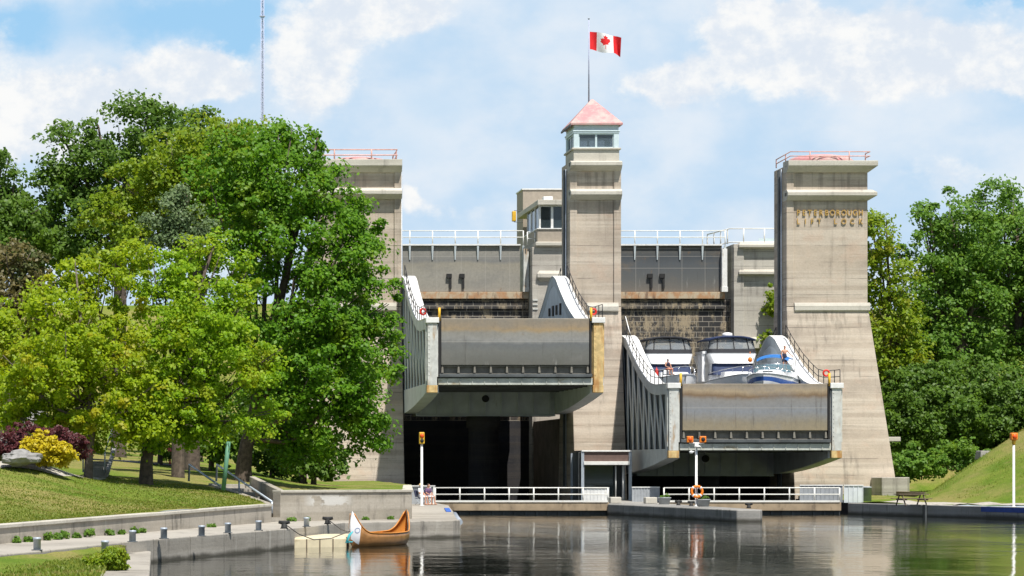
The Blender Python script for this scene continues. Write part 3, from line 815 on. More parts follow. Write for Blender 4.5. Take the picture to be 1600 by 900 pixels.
b = MB(); b.box(cx0 - 0.03, cx1 + 0.03, cy0 - 0.03, cy1 + 0.03, ztp, TZ(204.5)); b.box(cx0 + 0.02, cx1 - 0.02, cy0 + 0.02, cy1 - 0.02, TZ(204.5), TZ(193)); b.box(cx0 - 0.08, cx1 + 0.08, cy0 - 0.08, cy1 + 0.08, TZ(205.5), TZ(203.5))
b.build('lintel', M['pale_blue_paint'], t, bevel=0.02)
def pane_frame(xa, xb, ya, yb, axis):
    b = MB()
    if axis == 'x':
        b.box(xa, xa + 0.07, ya, ya + 0.1, zb, ztp); b.box(xb - 0.07, xb, ya, ya + 0.1, zb, ztp); b.box(xa + 0.07, xb - 0.07, ya, ya + 0.1, zb, zb + 0.08); b.box(xa + 0.07, xb - 0.07, ya, ya + 0.1, ztp - 0.08, ztp)
    else:
        b.box(xa, xa + 0.1, ya, ya + 0.07, zb, ztp); b.box(xa, xa + 0.1, yb - 0.07, yb, zb, ztp); b.box(xa, xa + 0.1, ya + 0.07, yb - 0.07, zb, zb + 0.08); b.box(xa, xa + 0.1, ya + 0.07, yb - 0.07, ztp - 0.08, ztp)
    o = b.build('window', M['pale_blue_paint'], t)
    g = MB()
    if axis == 'x': g.box(xa + 0.07, xb - 0.07, ya + 0.04, ya + 0.06, zb + 0.08, ztp - 0.08)
    else: g.box(xa + 0.04, xa + 0.06, ya + 0.07, yb - 0.07, zb + 0.08, ztp - 0.08)
    g.build('pane', M['cabin_glass'], o)
mx = (cx0 + cx1) / 2
for yy in (cy0 + 0.1, cy1 - 0.2):
    pane_frame(cx0 + pw, mx - 0.002, yy, yy, 'x'); pane_frame(mx + 0.002, cx1 - pw, yy, yy, 'x')
for xx in (cx0 + 0.1, cx1 - 0.2):
    pane_frame(xx, xx, cy0 + pw, (cy0 + cy1) / 2 - 0.002, 'y'); pane_frame(xx, xx, (cy0 + cy1) / 2 + 0.002, cy1 - pw, 'y')
ez = TZ(192.5); apx = ((cx0 + cx1) / 2, (cy0 + cy1) / 2, TZ(155) + 0.25)
b = MB(); q = 0.26
base = [(cx0 - q, cy0 - q, ez), (cx1 + q, cy0 - q, ez), (cx1 + q, cy1 + q, ez), (cx0 - q, cy1 + q, ez)]
b.loft([[(x, y, ez - 0.14) for x, y, _ in base], base, [(apx[0] + sx * 0.08, apx[1] + sy * 0.08, apx[2]) for sx, sy in ((-1, -1), (1, -1), (1, 1), (-1, 1))]])
b.build('roof', M['faded_red_roof'], t)
b = MB(); b.beam((cx0 - q - 0.04, cy0 - q, ez - 0.2), (cx0 - q - 0.04, cy1 + q, ez - 0.2), 0.1, 0.14); b.build('gutter', M['steel_dark'], t)
# flag pole and flag
fp = (apx[0] - 0.25, apx[1], apx[2] - 0.35)
tp = thing('flagpole', 'thin grey flagpole on the pink pyramid roof', 'flagpole', fp)
ztop = WZ(30, fp[1])
b = MB(); b.tube([fp, (fp[0], fp[1], ztop)], [0.06, 0.035], 8); b.build('pole', M['mast_metal'], tp)
b = MB(); b.ell((fp[0], fp[1], ztop + 0.05), 0.08); b.build('finial', M['galvanised'], tp)
LEAF = [(0, 1.0), (.13, .72), (.33, .82), (.24, .38), (.42, .55), (.48, .44), (.72, .48), (.64, .28), (.76, .18), (.36, -.16), (.42, -.30), (.05, -.24), (.05, -.72)]
LEAF = LEAF + [(-x, y) for x, y in LEAF[::-1]]
def flag():
    nx, nz, w, h = 120, 60, 2.55, 1.42
    b = MB(); b.smooth = True
    p0 = Vector((fp[0] + 0.08, fp[1] - 0.02, ztop - 0.9))
    for k in range(nz + 1):
        for i in range(nx + 1):
            u = i / nx; v = k / nz
            x = u * w * 0.92 - 0.12 * math.sin(u * 6) * 0.5
            y = 0.34 * math.sin(u * 8.5 + v * 1.2) * (0.25 + u) - 0.2 * u
            z = (v - 1) * h - 0.62 * u ** 1.2 - 0.16 * math.sin(u * 6.3) * u + 0.05 * math.sin(v * 5 + u * 9)
            b.v.append((p0.x + x, p0.y + y, p0.z + z))
    for k in range(nz):
        for i in range(nx):
            u = (i + .5) / nx; v = (k + .5) / nz
            red = u < .25 or u > .75 or pip(((u - .5) * 2 * w / h / 0.72, (v - .5) / .43), LEAF)
            b.cur = 1 if red else 0
            a = k * (nx + 1) + i; b.face((a, a + 1, a + nx + 2, a + nx + 1))
    o = b.build('flag', [M['flag_white'], M['flag_red']])
    tag(o, 'red and white maple leaf flag flying from the tower pole', 'flag')
flag()

# ------------------------------------------------------------------ upper gates, centre pier, control cabin, abutments
def upper_gate(label, x0, x1, mat, hooks):
    t = thing('upper_gate', label, 'lock gate', ((x0 + x1) / 2, 227.8, 17.88), group='upper lock gates')
    b = MB(); b.box(x0, x1, 227.82, 228.4, 17.9, 21.8); b.build('plate', mat, t, bevel=0.03)
    b = MB(); b.box(x0, x1, 227.6, 228.7, 21.8, 21.92); b.build('walkway', M['steel_white'], t)
    railing(t, [(x0, 227.7, 21.9), (x1 + 0.25, 227.7, 21.9)], 1.15, M['rail_white'], 0.045, (1.0, 0.52), 2.0, drop=0.25)
    n = round((x1 - x0) / 2.0)
    for k in range(n + 1):
        x = x0 + (x1 + 0.25 - x0) * k / n
        b = MB(); b.rects([(x - 0.04, x + 0.04, 227.74, 227.8, 20.6), (x - 0.09, x + 0.09, 227.62, 227.8, 21.78)]); b.build('bracket', M['steel_truss'], t)
    for px in hooks:
        x = WX(px, 227.6); b = MB(); z = WZ(434, 227.6); b.box(x - 0.22, x + 0.22, 227.58, 227.8, z, z + 0.34); b.box(x + 0.02, x + 0.2, 227.62, 227.8, z - 0.9, z); b.build('hook', M['black_rubber'], t)
    return t
upper_gate('pale tan steel upper gate with white railing, left of the centre tower', 19.5, 30.75, M['gate_steel_far_pale'], (702, 722))
upper_gate('dark blue grey steel upper gate with white railing, right of the centre tower', 36.6, WX(1128, 227.8), M['gate_steel_far_dark'], (1016, 1035))
for lab, xa, mt in (('stained white steel gate post beside the pale upper gate', WX(822, 227.4), 'frame_paint'), ('white steel gate post with rust beside the dark upper gate', WX(1132, 227.4), 'steel_white')):
    b = MB(); b.box(xa - 0.22, xa + 0.22, 227.3, 227.8, 17.9, 21.5); b.box(xa - 0.26, xa + 0.26, 227.25, 227.78, 17.86, 18.3)
    single('gate_post', lab, 'post', b, M[mt], 0.02)

YP = 226.0
def PZ(py): return WZ(py, YP)
t = thing('upper_pier', 'grey concrete pier below the control cabin', 'pier', (34, YP + 2, -3))
b = MB(); b.box(31.5, 37.1, YP, YP + 10, -3, PZ(386)); b.build('body', M['abutment_concrete'], t, bevel=0.05)
b = MB(); b.rects([(32.2, 37.1, YP - 0.02, YP + 1, PZ(440)), (31.9, 37.1, YP - 0.32, YP + 1, PZ(434)), (31.9, 37.1, YP - 0.32, YP + 1, PZ(428)), (32.1, 37.1, YP - 0.05, YP + 1, PZ(423))]); b.build('ledge', M['ledge_concrete'], t, bevel=0.03)
b = MB(); b.box(31.5, 32.0, YP - 0.12, YP + 0.1, -3, PZ(445)); b.box(36.6, 37.1, YP - 0.12, YP + 0.1, -3, PZ(445)); b.build('pilaster', M['abutment_concrete'], t, bevel=0.03)
for k in range(3):
    b = MB(); z = PZ(470 + k * 7); b.box(31.55, 31.95, YP - 0.2, YP - 0.12, z, z + 0.12); b.build('step_iron', M['frame_paint'], t)
t = thing('control_cabin', 'lock control cabin with flat overhanging roof and tall windows', 'cabin', (34, YP + 4, PZ(386)))
b = MB(); b.rects([(31.85, 37, YP - 0.1, YP + 9, PZ(386)), (31.75, 37, YP - 0.35, YP + 9.2, PZ(384)), (31.75, 37, YP - 0.35, YP + 9.2, PZ(379)), (31.9, 37, YP - 0.2, YP + 9, PZ(378))]); b.build('base_slab', M['ledge_concrete'], t, bevel=0.02)
b = MB(); b.box(31.95, 37, YP, YP + 9, PZ(378), PZ(358)); b.build('wall', M['cabin_panel'], t, bevel=0.02)
b = MB(); b.box(31.9, 37.05, YP - 0.1, YP + 9.05, PZ(358), PZ(356.5)); b.build('window_sill', M['steel_white'], t)
zs, ze = PZ(356.5), PZ(321)
xs = [32.1, 33.15, 34.75, 35.9, 36.95]
for xa, xb in zip(xs[:-1], xs[1:]):
    b = MB(); b.box(xa, xa + 0.14, YP + 0.05, YP + 0.2, zs, ze); b.box(xb - 0.06, xb, YP + 0.05, YP + 0.2, zs, ze); b.box(xa + 0.14, xb - 0.06, YP + 0.05, YP + 0.2, ze - 0.1, ze); o = b.build('window', M['steel_white'], t)
    g = MB(); g.box(xa + 0.14, xb - 0.06, YP + 0.1, YP + 0.13, zs, ze - 0.1); g.build('pane', M['dark_glass'], o)
for k in range(3):
    ya = YP + 0.3 + k * 2.4
    b = MB(); b.box(32.1, 32.25, ya, ya + 0.12, zs, ze); b.box(32.1, 32.25, ya + 2.2, ya + 2.32, zs, ze); o = b.build('window', M['steel_white'], t)
    g = MB(); g.box(32.16, 32.19, ya + 0.12, ya + 2.2, zs, ze); g.build('pane', M['dark_glass'], o)
b = MB(); b.box(32.4, 37, YP + 7.6, YP + 9, zs, ze); b.build('back_wall', M['cabin_panel'], t)
b = MB(); b.box(31.9, 37.1, YP - 0.5, YP + 12.5, PZ(321), PZ(313)); b.build('roof', M['ledge_concrete'], t, bevel=0.04)
b = MB(); b.box(32.6, 33.4, YP + 1, YP + 1.8, PZ(313), PZ(305)); b.build('roof_unit', M['steel_white'], t, bevel=0.05)
Yb = 239.0
t = thing('machine_house', 'plain tan flat-topped block behind the control cabin', 'building', (34.5, Yb + 2, 17))
b = MB(); b.box(WX(817, Yb), 37.2, Yb, Yb + 4.0, 17, WZ(296.5, Yb)); b.build('wall', M['cabin_panel'], t, bevel=0.03)
b = MB(); b.box(WX(817, Yb) - 0.08, 37.3, Yb - 0.08, Yb + 4.1, WZ(296.5, Yb), WZ(294.5, Yb)); b.build('coping', M['steel_white'], t)
ps = W(803, 338, 238.9)
t = thing('signal_light', 'small yellow traffic signal on a bracket left of the tan block', 'signal', ps)
b = MB(); b.box(ps.x - 0.17, ps.x + 0.17, ps.y - 0.2, ps.y + 0.2, ps.z - 0.45, ps.z + 0.45); b.build('housing', M['yellow_paint'], t, bevel=0.05)
for dz in (0.5, -0.5):
    b = MB(); b.tube([(ps.x, ps.y, ps.z + dz), (ps.x + 0.9, ps.y + 0.2, ps.z + dz)], 0.03, 6); b.build('bracket', M['steel_dark'], t)
t = thing('gate_enclosure', 'small white railing frame at the end of the pale upper gate', 'railing', W(822, 383, 227))
railing(t, [W(824, 383, 227), W(836, 383, 227)], 1.1, M['rail_white'], 0.05, (1.0, 0.5), 0.7)

YA = 227.0
def AZ(py): return WZ(py, YA)
xa = WX(1146, YA)
t = thing('abutment', 'pale concrete abutment with two ledges behind the right tower', 'wall', (52, YA, 0))
b = MB(); b.box(xa, 57, YA, YA + 9, 0, AZ(381)); b.build('body', M['abutment_concrete'], t, bevel=0.05)
b = MB(); b.box(xa, xa + 0.85, YA - 0.16, YA + 0.2, 0, AZ(386)); b.build('pilaster', M['abutment_concrete'], t, bevel=0.03)
for py in (379, 421):
    b = MB(); b.rects([(WX(1157, YA), 57.1, YA - 0.05, YA + 1, AZ(py + 10)), (WX(1153, YA), 57.4, YA - 0.5, YA + 1, AZ(py + 8)), (WX(1153, YA), 57.4, YA - 0.5, YA + 1, AZ(py + 4)), (WX(1156, YA), 57.2, YA - 0.08, YA + 1, AZ(py))]); b.build('ledge', M['ledge_concrete'], t, bevel=0.02)
b = MB(); b.rects([(xa + 0.2, 57, YA - 0.9, YA + .5, AZ(545)), (xa + 0.2, 57, YA - 0.9, YA + .5, AZ(531)), (xa + 0.2, 57, YA - 0.1, YA + .5, AZ(527))]); b.build('plinth', M['ledge_concrete'], t, bevel=0.03)
railing(t, [(WX(1128, YA), YA + 6, AZ(380)), (WX(1141, YA), YA + 0.2, AZ(380)), (56.5, YA + 0.2, AZ(380))], 1.25, M['rail_white'], 0.05, (1.0, 0.08), 1.85)
b = MB(); b.box(WX(1186, YA), 56.4, YA + 0.18, YA + 0.2, AZ(379), AZ(372)); b.build('screen', M['pale_blue_paint'], t)
b = MB(); b.box(13, 19.2, YA, YA + 9, 0, AZ(381)); single('abutment', 'concrete abutment of the upper gate hidden behind the left tower', 'wall', b, M['abutment_concrete'], 0.05)

# ------------------------------------------------------------------ caissons (the two water tubs)
YC0, YC1, YCM = 188.0, 226.0, 206.0
PROF = [(188.0, 0.0), (192.4, 0.05), (194.6, 0.28), (196.7, 0.85), (199.3, 1.7), (202.2, 2.9), (204.4, 3.95), (206.0, 4.2)]
def top_at(y):
    yy = y if y <= YCM else 2 * YCM - y
    yy = max(yy, 188.0)
    for (a, p), (c_, q) in zip(PROF[:-1], PROF[1:]):
        if yy <= c_: return p + (q - p) * (yy - a) / (c_ - a)
    return PROF[-1][1]
def bot_at(y):
    d = abs(y - YCM) / 18.0
    return -5.2 - 1.15 * (1 - min(1, d) ** 1.6)
def caisson(label, x0, x1, top, plate, name='lock_caisson'):
    t = thing(name, label, 'lock chamber', ((x0 + x1) / 2, YCM, top - 5.2))
    tw = 0.92                                    # truss width
    ys = [188 + i * 1.0 for i in range(37)]
    Z = lambda z: top + z
    for side, xo in ((-1, x0), (1, x1)):
        xi = xo - side * tw
        xa, xb = min(xo, xi), max(xo, xi)
        # web: verticals, crossing diagonals
        web = MB()
        bays = [188.3 + i * 2.2 for i in range(17)]
        xw = xo - side * 0.05
        for yb in bays: web.beam((xw, yb, Z(-4.6)), (xw, yb, Z(top_at(yb) - 0.7)), 0.08, 0.42, up=(0, 1, 0))
        for ya, yb in zip(bays[:-1], bays[1:]):
            hi_, lo_ = (yb, ya) if ya < YCM else (ya, yb)
            web.beam((xw - side * 0.01, hi_, Z(top_at(hi_) - 0.8)), (xw - side * 0.01, lo_, Z(-4.7)), 0.05, 0.36)
        tr = web.build('truss', M['steel_truss'], t)
        ch = MB()
        ch.loft([[(xa, y, Z(top_at(y) - 0.75)), (xb, y, Z(top_at(y) - 0.75)), (xb, y, Z(top_at(y) - 0.03)), (xa, y, Z(top_at(y) - 0.03))] for y in ys])
        ch.build('top_chord', M['steel_truss'], tr, bevel=0.02)
        cp = MB(); cp.loft([[(xa - 0.04, y, Z(top_at(y) - 0.028)), (xb + 0.04, y, Z(top_at(y) - 0.028)), (xb + 0.04, y, Z(top_at(y) + 0.02)), (xa - 0.04, y, Z(top_at(y) + 0.02))] for y in ys])
        cp.build('chord_plate', M['steel_white'], tr)
        bc = MB(); bc.loft([[(xa, y, Z(bot_at(y))), (xb, y, Z(bot_at(y))), (xb, y, Z(-4.55)), (xa, y, Z(-4.55))] for y in ys])
        bc.build('bottom_chord', M['steel_truss'], tr, bevel=0.02)
        # inner tank side with stiffened hump plate
        ts = MB(); xm = xi + side * 0.05
        ts.loft([[(xm - 0.03, y, Z(-3.9)), (xm + 0.03, y, Z(-3.9)), (xm + 0.03, y, Z(top_at(y) - 0.76)), (xm - 0.03, y, Z(top_at(y) - 0.76))] for y in ys])
        ts.build('tank_side', M['tank_plate'], t)
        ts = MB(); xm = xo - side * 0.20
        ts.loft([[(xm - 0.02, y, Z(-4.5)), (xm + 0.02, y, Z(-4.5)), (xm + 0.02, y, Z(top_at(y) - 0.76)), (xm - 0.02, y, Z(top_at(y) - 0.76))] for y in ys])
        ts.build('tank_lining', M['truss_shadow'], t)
        rp_ = [(xo - side * 0.06, y, Z(top_at(y) + 0.02)) for y in [188.2, 190, 192.4, 194.6, 196.7, 199.3, 202.2, 204.4]]
        railing(t, rp_, 0.95, M['rail_black'], 0.028, (1.0, 0.5), 1.5)
        rq = [(p[0], 2 * YCM - p[1], p[2]) for p in rp_]
        railing(t, rq, 0.95, M['rail_black'], 0.028, (1.0, 0.5), 1.5)
        # front end frame
        fb = MB(); fa, fbx = (xo + 0.0, xo - side * 0.87)
        fx0, fx1 = min(fa, fbx), max(fa, fbx)
        fb.box(fx0 + 0.1, fx1 - 0.12, 187.55, 188.1, Z(-4.68), Z(-0.35))
        fb.box(fx0 - 0.01, fx0 + 0.1, 187.75, 187.95, Z(-4.4), Z(-0.5)); fb.box(fx1 - 0.12, fx1 - 0.02, 187.7, 187.95, Z(-4.1), Z(-0.4)); [fb.box(fx0 + 0.16, fx0 + 0.24, 187.53, 187.55, Z(-4.0 + zz * 0.3), Z(-4.0 + zz * 0.3 + 0.08)) for zz in range(12)]
        fb.build('end_post', M['frame_paint'] if not (side > 0 and top > 10) else M['frame_rust'], t, bevel=0.02)
        fb = MB(); fb.box(fx0 - 0.03, fx1 + 0.02, 187.45, 188.2, Z(-0.35), Z(0.03)); fb.build('post_cap', M['steel_white'], t, bevel=0.03)
        fb = MB(); fb.box(fx0 + 0.05, fx1 - 0.08, 187.55, 188.2, Z(-5.2), Z(-4.68)); fb.build('post_foot', M['frame_rust'], t, bevel=0.03)
        fb = MB(); gx = xo - side * 1.02; fb.box(min(gx, gx + side * 0.14), max(gx, gx + side * 0.14), 187.65, 188.0, Z(-3.9), Z(-0.05)); fb.build('gate_seal', M['black_rubber'], t)
        fb = MB(); gx = xo - side * 0.93; fb.tube([(gx, 187.7, Z(-0.2)), (gx, 187.7, Z(0.72))], 0.09, 8); fb.build('bollard_post', M['yellow_paint'], t)
    gx0, gx1 = x0 + 1.05, x1 - 1.05
    b = MB(); b.box(gx0, gx1, 187.72, 188.25, Z(-3.3), Z(-0.02)); b.build('gate_plate', plate, t, bevel=0.05)
    b = MB(); b.box(gx0 - 0.1, gx1 + 0.1, 188.0, 188.3, Z(-3.9), Z(-3.3)); b.box(gx0, gx1, 187.85, 188.0, Z(-3.4), Z(-3.33)); b.build('gate_slot', M['bracket_paint'], t)
    n = 9
    for k in range(n + 1):
        x = gx0 + 0.1 + (gx1 - gx0 - 0.2) * k / n
        b = MB(); b.rects([(x - 0.09, x + 0.09, 187.72, 188.0, Z(-3.82)), (x - 0.05, x + 0.05, 187.8, 188.0, Z(-3.28))]); b.build('hinge_bracket', M['bracket_paint'], t, bevel=0.02)
    b = MB(); b.box(gx0 - 0.15, gx1 + 0.15, 187.35, 188.25, Z(-4.12), Z(-3.9)); b.box(gx0 - 0.15, gx1 + 0.15, 187.6, 188.25, Z(-4.2), Z(-4.12)); b.build('sill', M['steel_dark'], t, bevel=0.02)
    b = MB(); b.box(gx0 - 0.2, gx1 + 0.2, 187.55, 188.2, Z(-4.66), Z(-4.2))
    for k in range(12):
        x = gx0 + (gx1 - gx0) * (k + .5) / 12; b.box(x - 0.025, x + 0.025, 187.5, 187.55, Z(-4.64), Z(-4.22))
    b.build('end_beam', M['beam_paint'], t, bevel=0.02)
    # floor with cross beams
    b = MB(); b.box(x0 + 0.5, x1 - 0.5, 188.2, 225.5, Z(-4.2), Z(-4.0))
    for k in range(17):
        y = 189.5 + k * 2.2; b.box(x0 + tw, x1 - tw, y - 0.15, y + 0.15, Z(-4.75), Z(-4.2))
    b.build('tank_floor', M['steel_dark'], t)
    b = MB(); b.box(x0 + 0.5, x1 - 0.5, 225.3, 225.6, Z(-4.2), Z(-0.05)); b.build('rear_gate', M['gate_steel_far_dark'], t)
    # lifting girder and ram
    b = MB(); b.box(x0 + tw, x1 - tw, YCM - 1.3, YCM + 1.3, Z(-6.45), Z(-4.5))
    for k in range(9):
        x = x0 + tw + 0.4 + (x1 - x0 - 2 * tw - 0.8) * k / 8; b.box(x - 0.05, x + 0.05, YCM - 1.42, YCM - 1.3, Z(-6.4), Z(-4.55))
    b.box(x0 + tw, x1 - tw, YCM - 1.5, YCM + 1.5, Z(-6.52), Z(-6.45)); b.build('lifting_girder', M['steel_truss'], t)
    xm = (x0 + x1) / 2
    b = MB(); b.extx([(YCM - 1.45 + 0.0, 0), (YCM - 1.31, 0), (YCM - 1.31, 0.01), (YCM - 1.45, 0.01)], 0, 0.0001); b = MB()
    b.smooth = True; b.loft([[(xm + 0.27 * math.cos(a), y, Z(-5.2) + 0.27 * math.sin(a)) for a in [2 * math.pi * k / 20 for k in range(20)]] for y in (YCM - 1.46, YCM - 1.3)]); b.build('manhole', M['black_rubber'], t)
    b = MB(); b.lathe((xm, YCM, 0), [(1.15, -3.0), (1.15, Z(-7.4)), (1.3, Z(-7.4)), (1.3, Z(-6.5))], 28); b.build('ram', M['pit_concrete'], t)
    w = MB(); w.box(x0 + tw - 0.3, x1 - tw + 0.3, 188.3, 225.2, Z(-0.40), Z(-0.38)); tag(w.build('water', M['water']), kind='structure')
    return t
XA0, XA1, XB0, XB1 = 18.78, 31.2, 35.58, 47.78
caisson('raised steel lock chamber with grey stained gate, left of the centre tower', XA0, XA1, A_TOP, M['gate_steel_near_top'])
ca_ = [o for o in COL.objects if o.name.startswith('lock_caisson')][0]
for px, y0_, y1_ in ((859, 482, 494), (864.5, 478, 494), (870, 477, 492), (876, 474, 492)):
    xs_ = XA1 - 0.92 - 0.0; Ys = xs_ * F / (px - CX); b = MB(); b.box(xs_ - 0.08, xs_ + 0.02, Ys - 0.28, Ys + 0.28, WZ(y1_, Ys), WZ(y0_, Ys)); b.build('plate_bar', M['rail_black'], ca_)  # black bars set proud of the hump plate
caisson('lowered steel lock chamber carrying three motorboats, right of the centre tower', XB0, XB1, B_TOP, M['gate_steel_near_low'])

# ------------------------------------------------------------------ lower gates with footbridge railings
def pit_gate(label, x0, x1, y=179.5):
    t = thing('pit_gate', label, 'lock gate', ((x0 + x1) / 2, y, 0), group='lower lock gates')
    b = MB(); b.box(x0, x1, y + 0.1, y + 0.5, -3, 0.3)
    n = int((x1 - x0) / 0.7)
    for k in range(n): x = x0 + (k + .5) * (x1 - x0) / n; b.box(x - 0.06, x + 0.06, y - 0.02, y + 0.1, -3, 0.2)
    b.build('plate', M['steel_dark'], t)
    b = MB(); b.box(x0, x1, y - 0.25, y + 0.7, 0.22, 0.78); b.build('beam', M['gate_beam'], t, bevel=0.03)
    b = MB(); b.box(x0 + 0.1, x1 - 0.1, y - 0.3, y - 0.26, 0.80, 0.92); b.build('kick_plate', M['rail_white'], t)
    railing(t, [(x0 + 0.15, y - 0.2, 0.78), (x1 - 0.1, y - 0.2, 0.78)], 0.97, M['rail_white'], 0.045, (1.0, 0.55), 1.75)
    return t
pit_gate('footbridge gate with white railings under the raised chamber', 18.4, WX(951, 179.5))
pit_gate('footbridge gate with white railings under the lowered chamber', WX(1033, 179.5), WX(1313, 179.5))

# island pier
PIER = [(29.98, 178.9), (30.4, 176), (33.2, 156.4), (33.5, 155.6), (34.8, 155.4), (35.1, 156.2), (34.35, 179.0), (34.35, 181), (35.4, 202.4), (31.6, 202.4), (30.1, 181)]
b = MB(); b.prism(PIER, -3, 0.68)
single('island_pier', 'narrow grey concrete pier between the two footbridge gates', 'pier', b, M['pier_concrete'], 0.06)
P_TOP = 0.68

# ------------------------------------------------------------------ retaining walls, stairs
def wallz(y): return 1.38 + 0.2 * (y - 84.6) / 32.4
def line_wall(name, label, p, q, th, z0, zt0, zt1, mat='wall_concrete', cap=0.12, seg=12):
    p = Vector(p); q = Vector(q); d = (q - p).normalized(); nrm = Vector((-d.y, d.x))
    t = thing(name, label, 'wall', (p.x, p.y, z0))
    b = MB(); rings = []
    for i in range(seg + 1):
        s = i / seg; c_ = p.lerp(q, s); z = zt0 + (zt1 - zt0) * s - cap
        e = c_ + nrm * th; rings.append([(c_.x, c_.y, z0), (e.x, e.y, z0), (e.x, e.y, z), (c_.x, c_.y, z)])
    b.loft(rings); b.build('wall', M[mat], t)
    if cap:
        b = MB(); rings = []
        for i in range(seg + 1):
            s = i / seg; c_ = p.lerp(q, s) - nrm * 0.06; e = p.lerp(q, s) + nrm * (th + 0.05); z = zt0 + (zt1 - zt0) * s
            rings.append([(c_.x, c_.y, z - cap), (e.x, e.y, z - cap), (e.x, e.y, z), (c_.x, c_.y, z)])
        b.loft(rings); b.build('coping', M['ledge_concrete'] if mat != 'x' else M[mat], t, bevel=0.02)
    return t
line_wall('retaining_wall', 'low curved concrete retaining wall below the left lawn', (-9.8, 68.6), (5.0, 117.0), 0.4, 0.5, 1.29, 1.58)
line_wall('retaining_wall', 'taller concrete wall with pale patches behind the canoe', (5.45, 118.4), (11.75, 124.2), 0.45, 0.5, 2.16, 2.13, 'patched_concrete')
line_wall('retaining_wall', 'concrete wall running back along the quay beside the seated couple', (11.78, 124.25), (15.75, 167), 0.4, 0.5, 2.13, 2.05)
t = thing('stairs', 'concrete steps with side walls climbing from the quay to the lawn', 'stairs', (5.2, 118, QT))
d = (Vector((3.7, 128.7)) - Vector((5.22, 118.0))).normalized(); nr = Vector((-d.y, d.x))
b = MB(); ns = 9
for k in range(ns):
    c_ = Vector((5.22, 118.0)) + d * (k * 1.05 + 0.3); e = Vector((5.22, 118.0)) + d * 10.6
    z = QT + (k + 1) * 0.175
    a = [c_ + nr * 0.95, c_ - nr * 0.3, e - nr * 0.75, e + nr * 1.05]
    b.prism([(q.x, q.y) for q in a], z - 0.175, z)
b.build('steps', M['quay_concrete'], t)
for sgn, lab in ((1, 'side_wall'), (-1, 'side_wall')):
    b = MB(); s0 = Vector((5.0, 117.2)) if sgn > 0 else Vector((5.6, 118.7)); s1 = Vector((2.75, 128.0)) if sgn > 0 else Vector((4.75, 129.3))
    z0_, z1_ = (1.62, 2.4) if sgn > 0 else (2.18, 2.72)
    w_ = nr * 0.28
    b.loft([[(s0.x, s0.y, 0.5), (s0.x + w_.x, s0.y + w_.y, 0.5), (s0.x + w_.x, s0.y + w_.y, z0_), (s0.x, s0.y, z0_)], [(s1.x, s1.y, 0.5), (s1.x + w_.x, s1.y + w_.y, 0.5), (s1.x + w_.x, s1.y + w_.y, z1_), (s1.x, s1.y, z1_)]])
    b.build('side_wall', M['wall_concrete'], t, bevel=0.03)
def stair_rail(label, pts_, r=0.045):
    t = thing('handrail', label, 'handrail', pts_[0], group='stair handrails')
    b = MB(); b.tube(pts_[:3], r, 8); b.build('rail', M['galvanised'], t)
    for q in pts_[3:]:
        b = MB(); b.tube([q, (q[0], q[1], q[2] + pts_[-1][2] * 0 + 0.9)], r * 0.9, 8); b.build('post', M['galvanised'], t)
def rail_between(label, a, m, c_, posts):
    t = thing('handrail', label, 'handrail', tuple(a), group='stair handrails')
    b = MB(); b.tube([a, m, c_], 0.05, 8); b.build('rail', M['galvanised'], t)
    for p, q in posts:
        b = MB(); b.tube([p, q], 0.045, 8); b.build('post', M['galvanised'], t)
rail_between('upper galvanised pipe handrail beside the quay steps', W(295, 752, 127.5), W(296, 726, 127.5), W(345, 760, 122.5), [])
m1, c1 = W(339, 726, 127.8), W(425, 784, 118.4)
rail_between('longer galvanised pipe handrail ending at the concrete wall corner', W(338, 752, 127.8), m1, c1, [(m1.lerp(c1, 0.42) - Vector((0, 0, 0.7)), m1.lerp(c1, 0.42)), (c1, c1 - Vector((0, 0, 0.5)))])

# ------------------------------------------------------------------ bollards
def bollard(p, h=0.36, r=0.11):
    t = thing('bollard', 'short grey steel mooring post', 'bollard', p, group='mooring posts along the quay')
    b = MB(); b.lathe(p, [(r, 0), (r, h - 0.05), (r * 1.12, h - 0.05), (r * 1.12, h), (r * 0.9, h + 0.02)], 14); b.build('post', M['galvanised'], t)
    b = MB(); b.lathe(p, [(r * 1.5, 0.0), (r * 1.5, 0.025)], 14); b.build('base_plate', M['steel_dark'], t)
    return t
LB = ['nearest the bottom left corner of the quay', 'by the leafy bush on the quay', 'first beyond the bush', 'second beyond the bush', 'third beyond the bush', 'fourth beyond the bush', 'just before the black cleat', 'behind the plastic float']
for (px, py), lb in zip([(58, 860), (164, 864), (207, 847), (256, 842), (315, 838), (356, 833), (404, 829), (479, 823)], LB):
    q = GX(px, py, QT); q.z = QT
    if lb.startswith('by the leafy'): q.z = 0.5; q = GX(px, py, 0.6); 
    o = bollard(tuple(q)); o['label'] = 'short grey steel mooring post ' + lb
def cleat(p, lab):
    t = thing('mooring_cleat', lab, 'cleat', p, group='black mooring cleats')
    b = MB(); b.lathe(p, [(0.16, 0), (0.12, 0.06), (0.10, 0.2)], 12); b.build('base', M['black_rubber'], t)
    b = MB(); b.tube([(p[0] - 0.22, p[1], p[2] + 0.26), (p[0], p[1], p[2] + 0.22), (p[0] + 0.22, p[1], p[2] + 0.26)], [0.06, 0.09, 0.06], 8); b.build('horn', M['black_rubber'], t)
for px, py, z, lab in ((444, 826, QT, 'black iron cleat on the quay at the left end of the float'), (512, 819, QT, 'black iron cleat on the quay left of the canoe bow'), (1060, 789.5, P_TOP, 'black iron cleat on the island pier by the left planter'),
                       (1080, 790.5, P_TOP, 'small black cleat at the foot of the double signal post'), (1170, 794, P_TOP, 'black iron cleat near the tip of the island pier')):
    q = GX(px, py, z); cleat((q.x, q.y, z), lab)

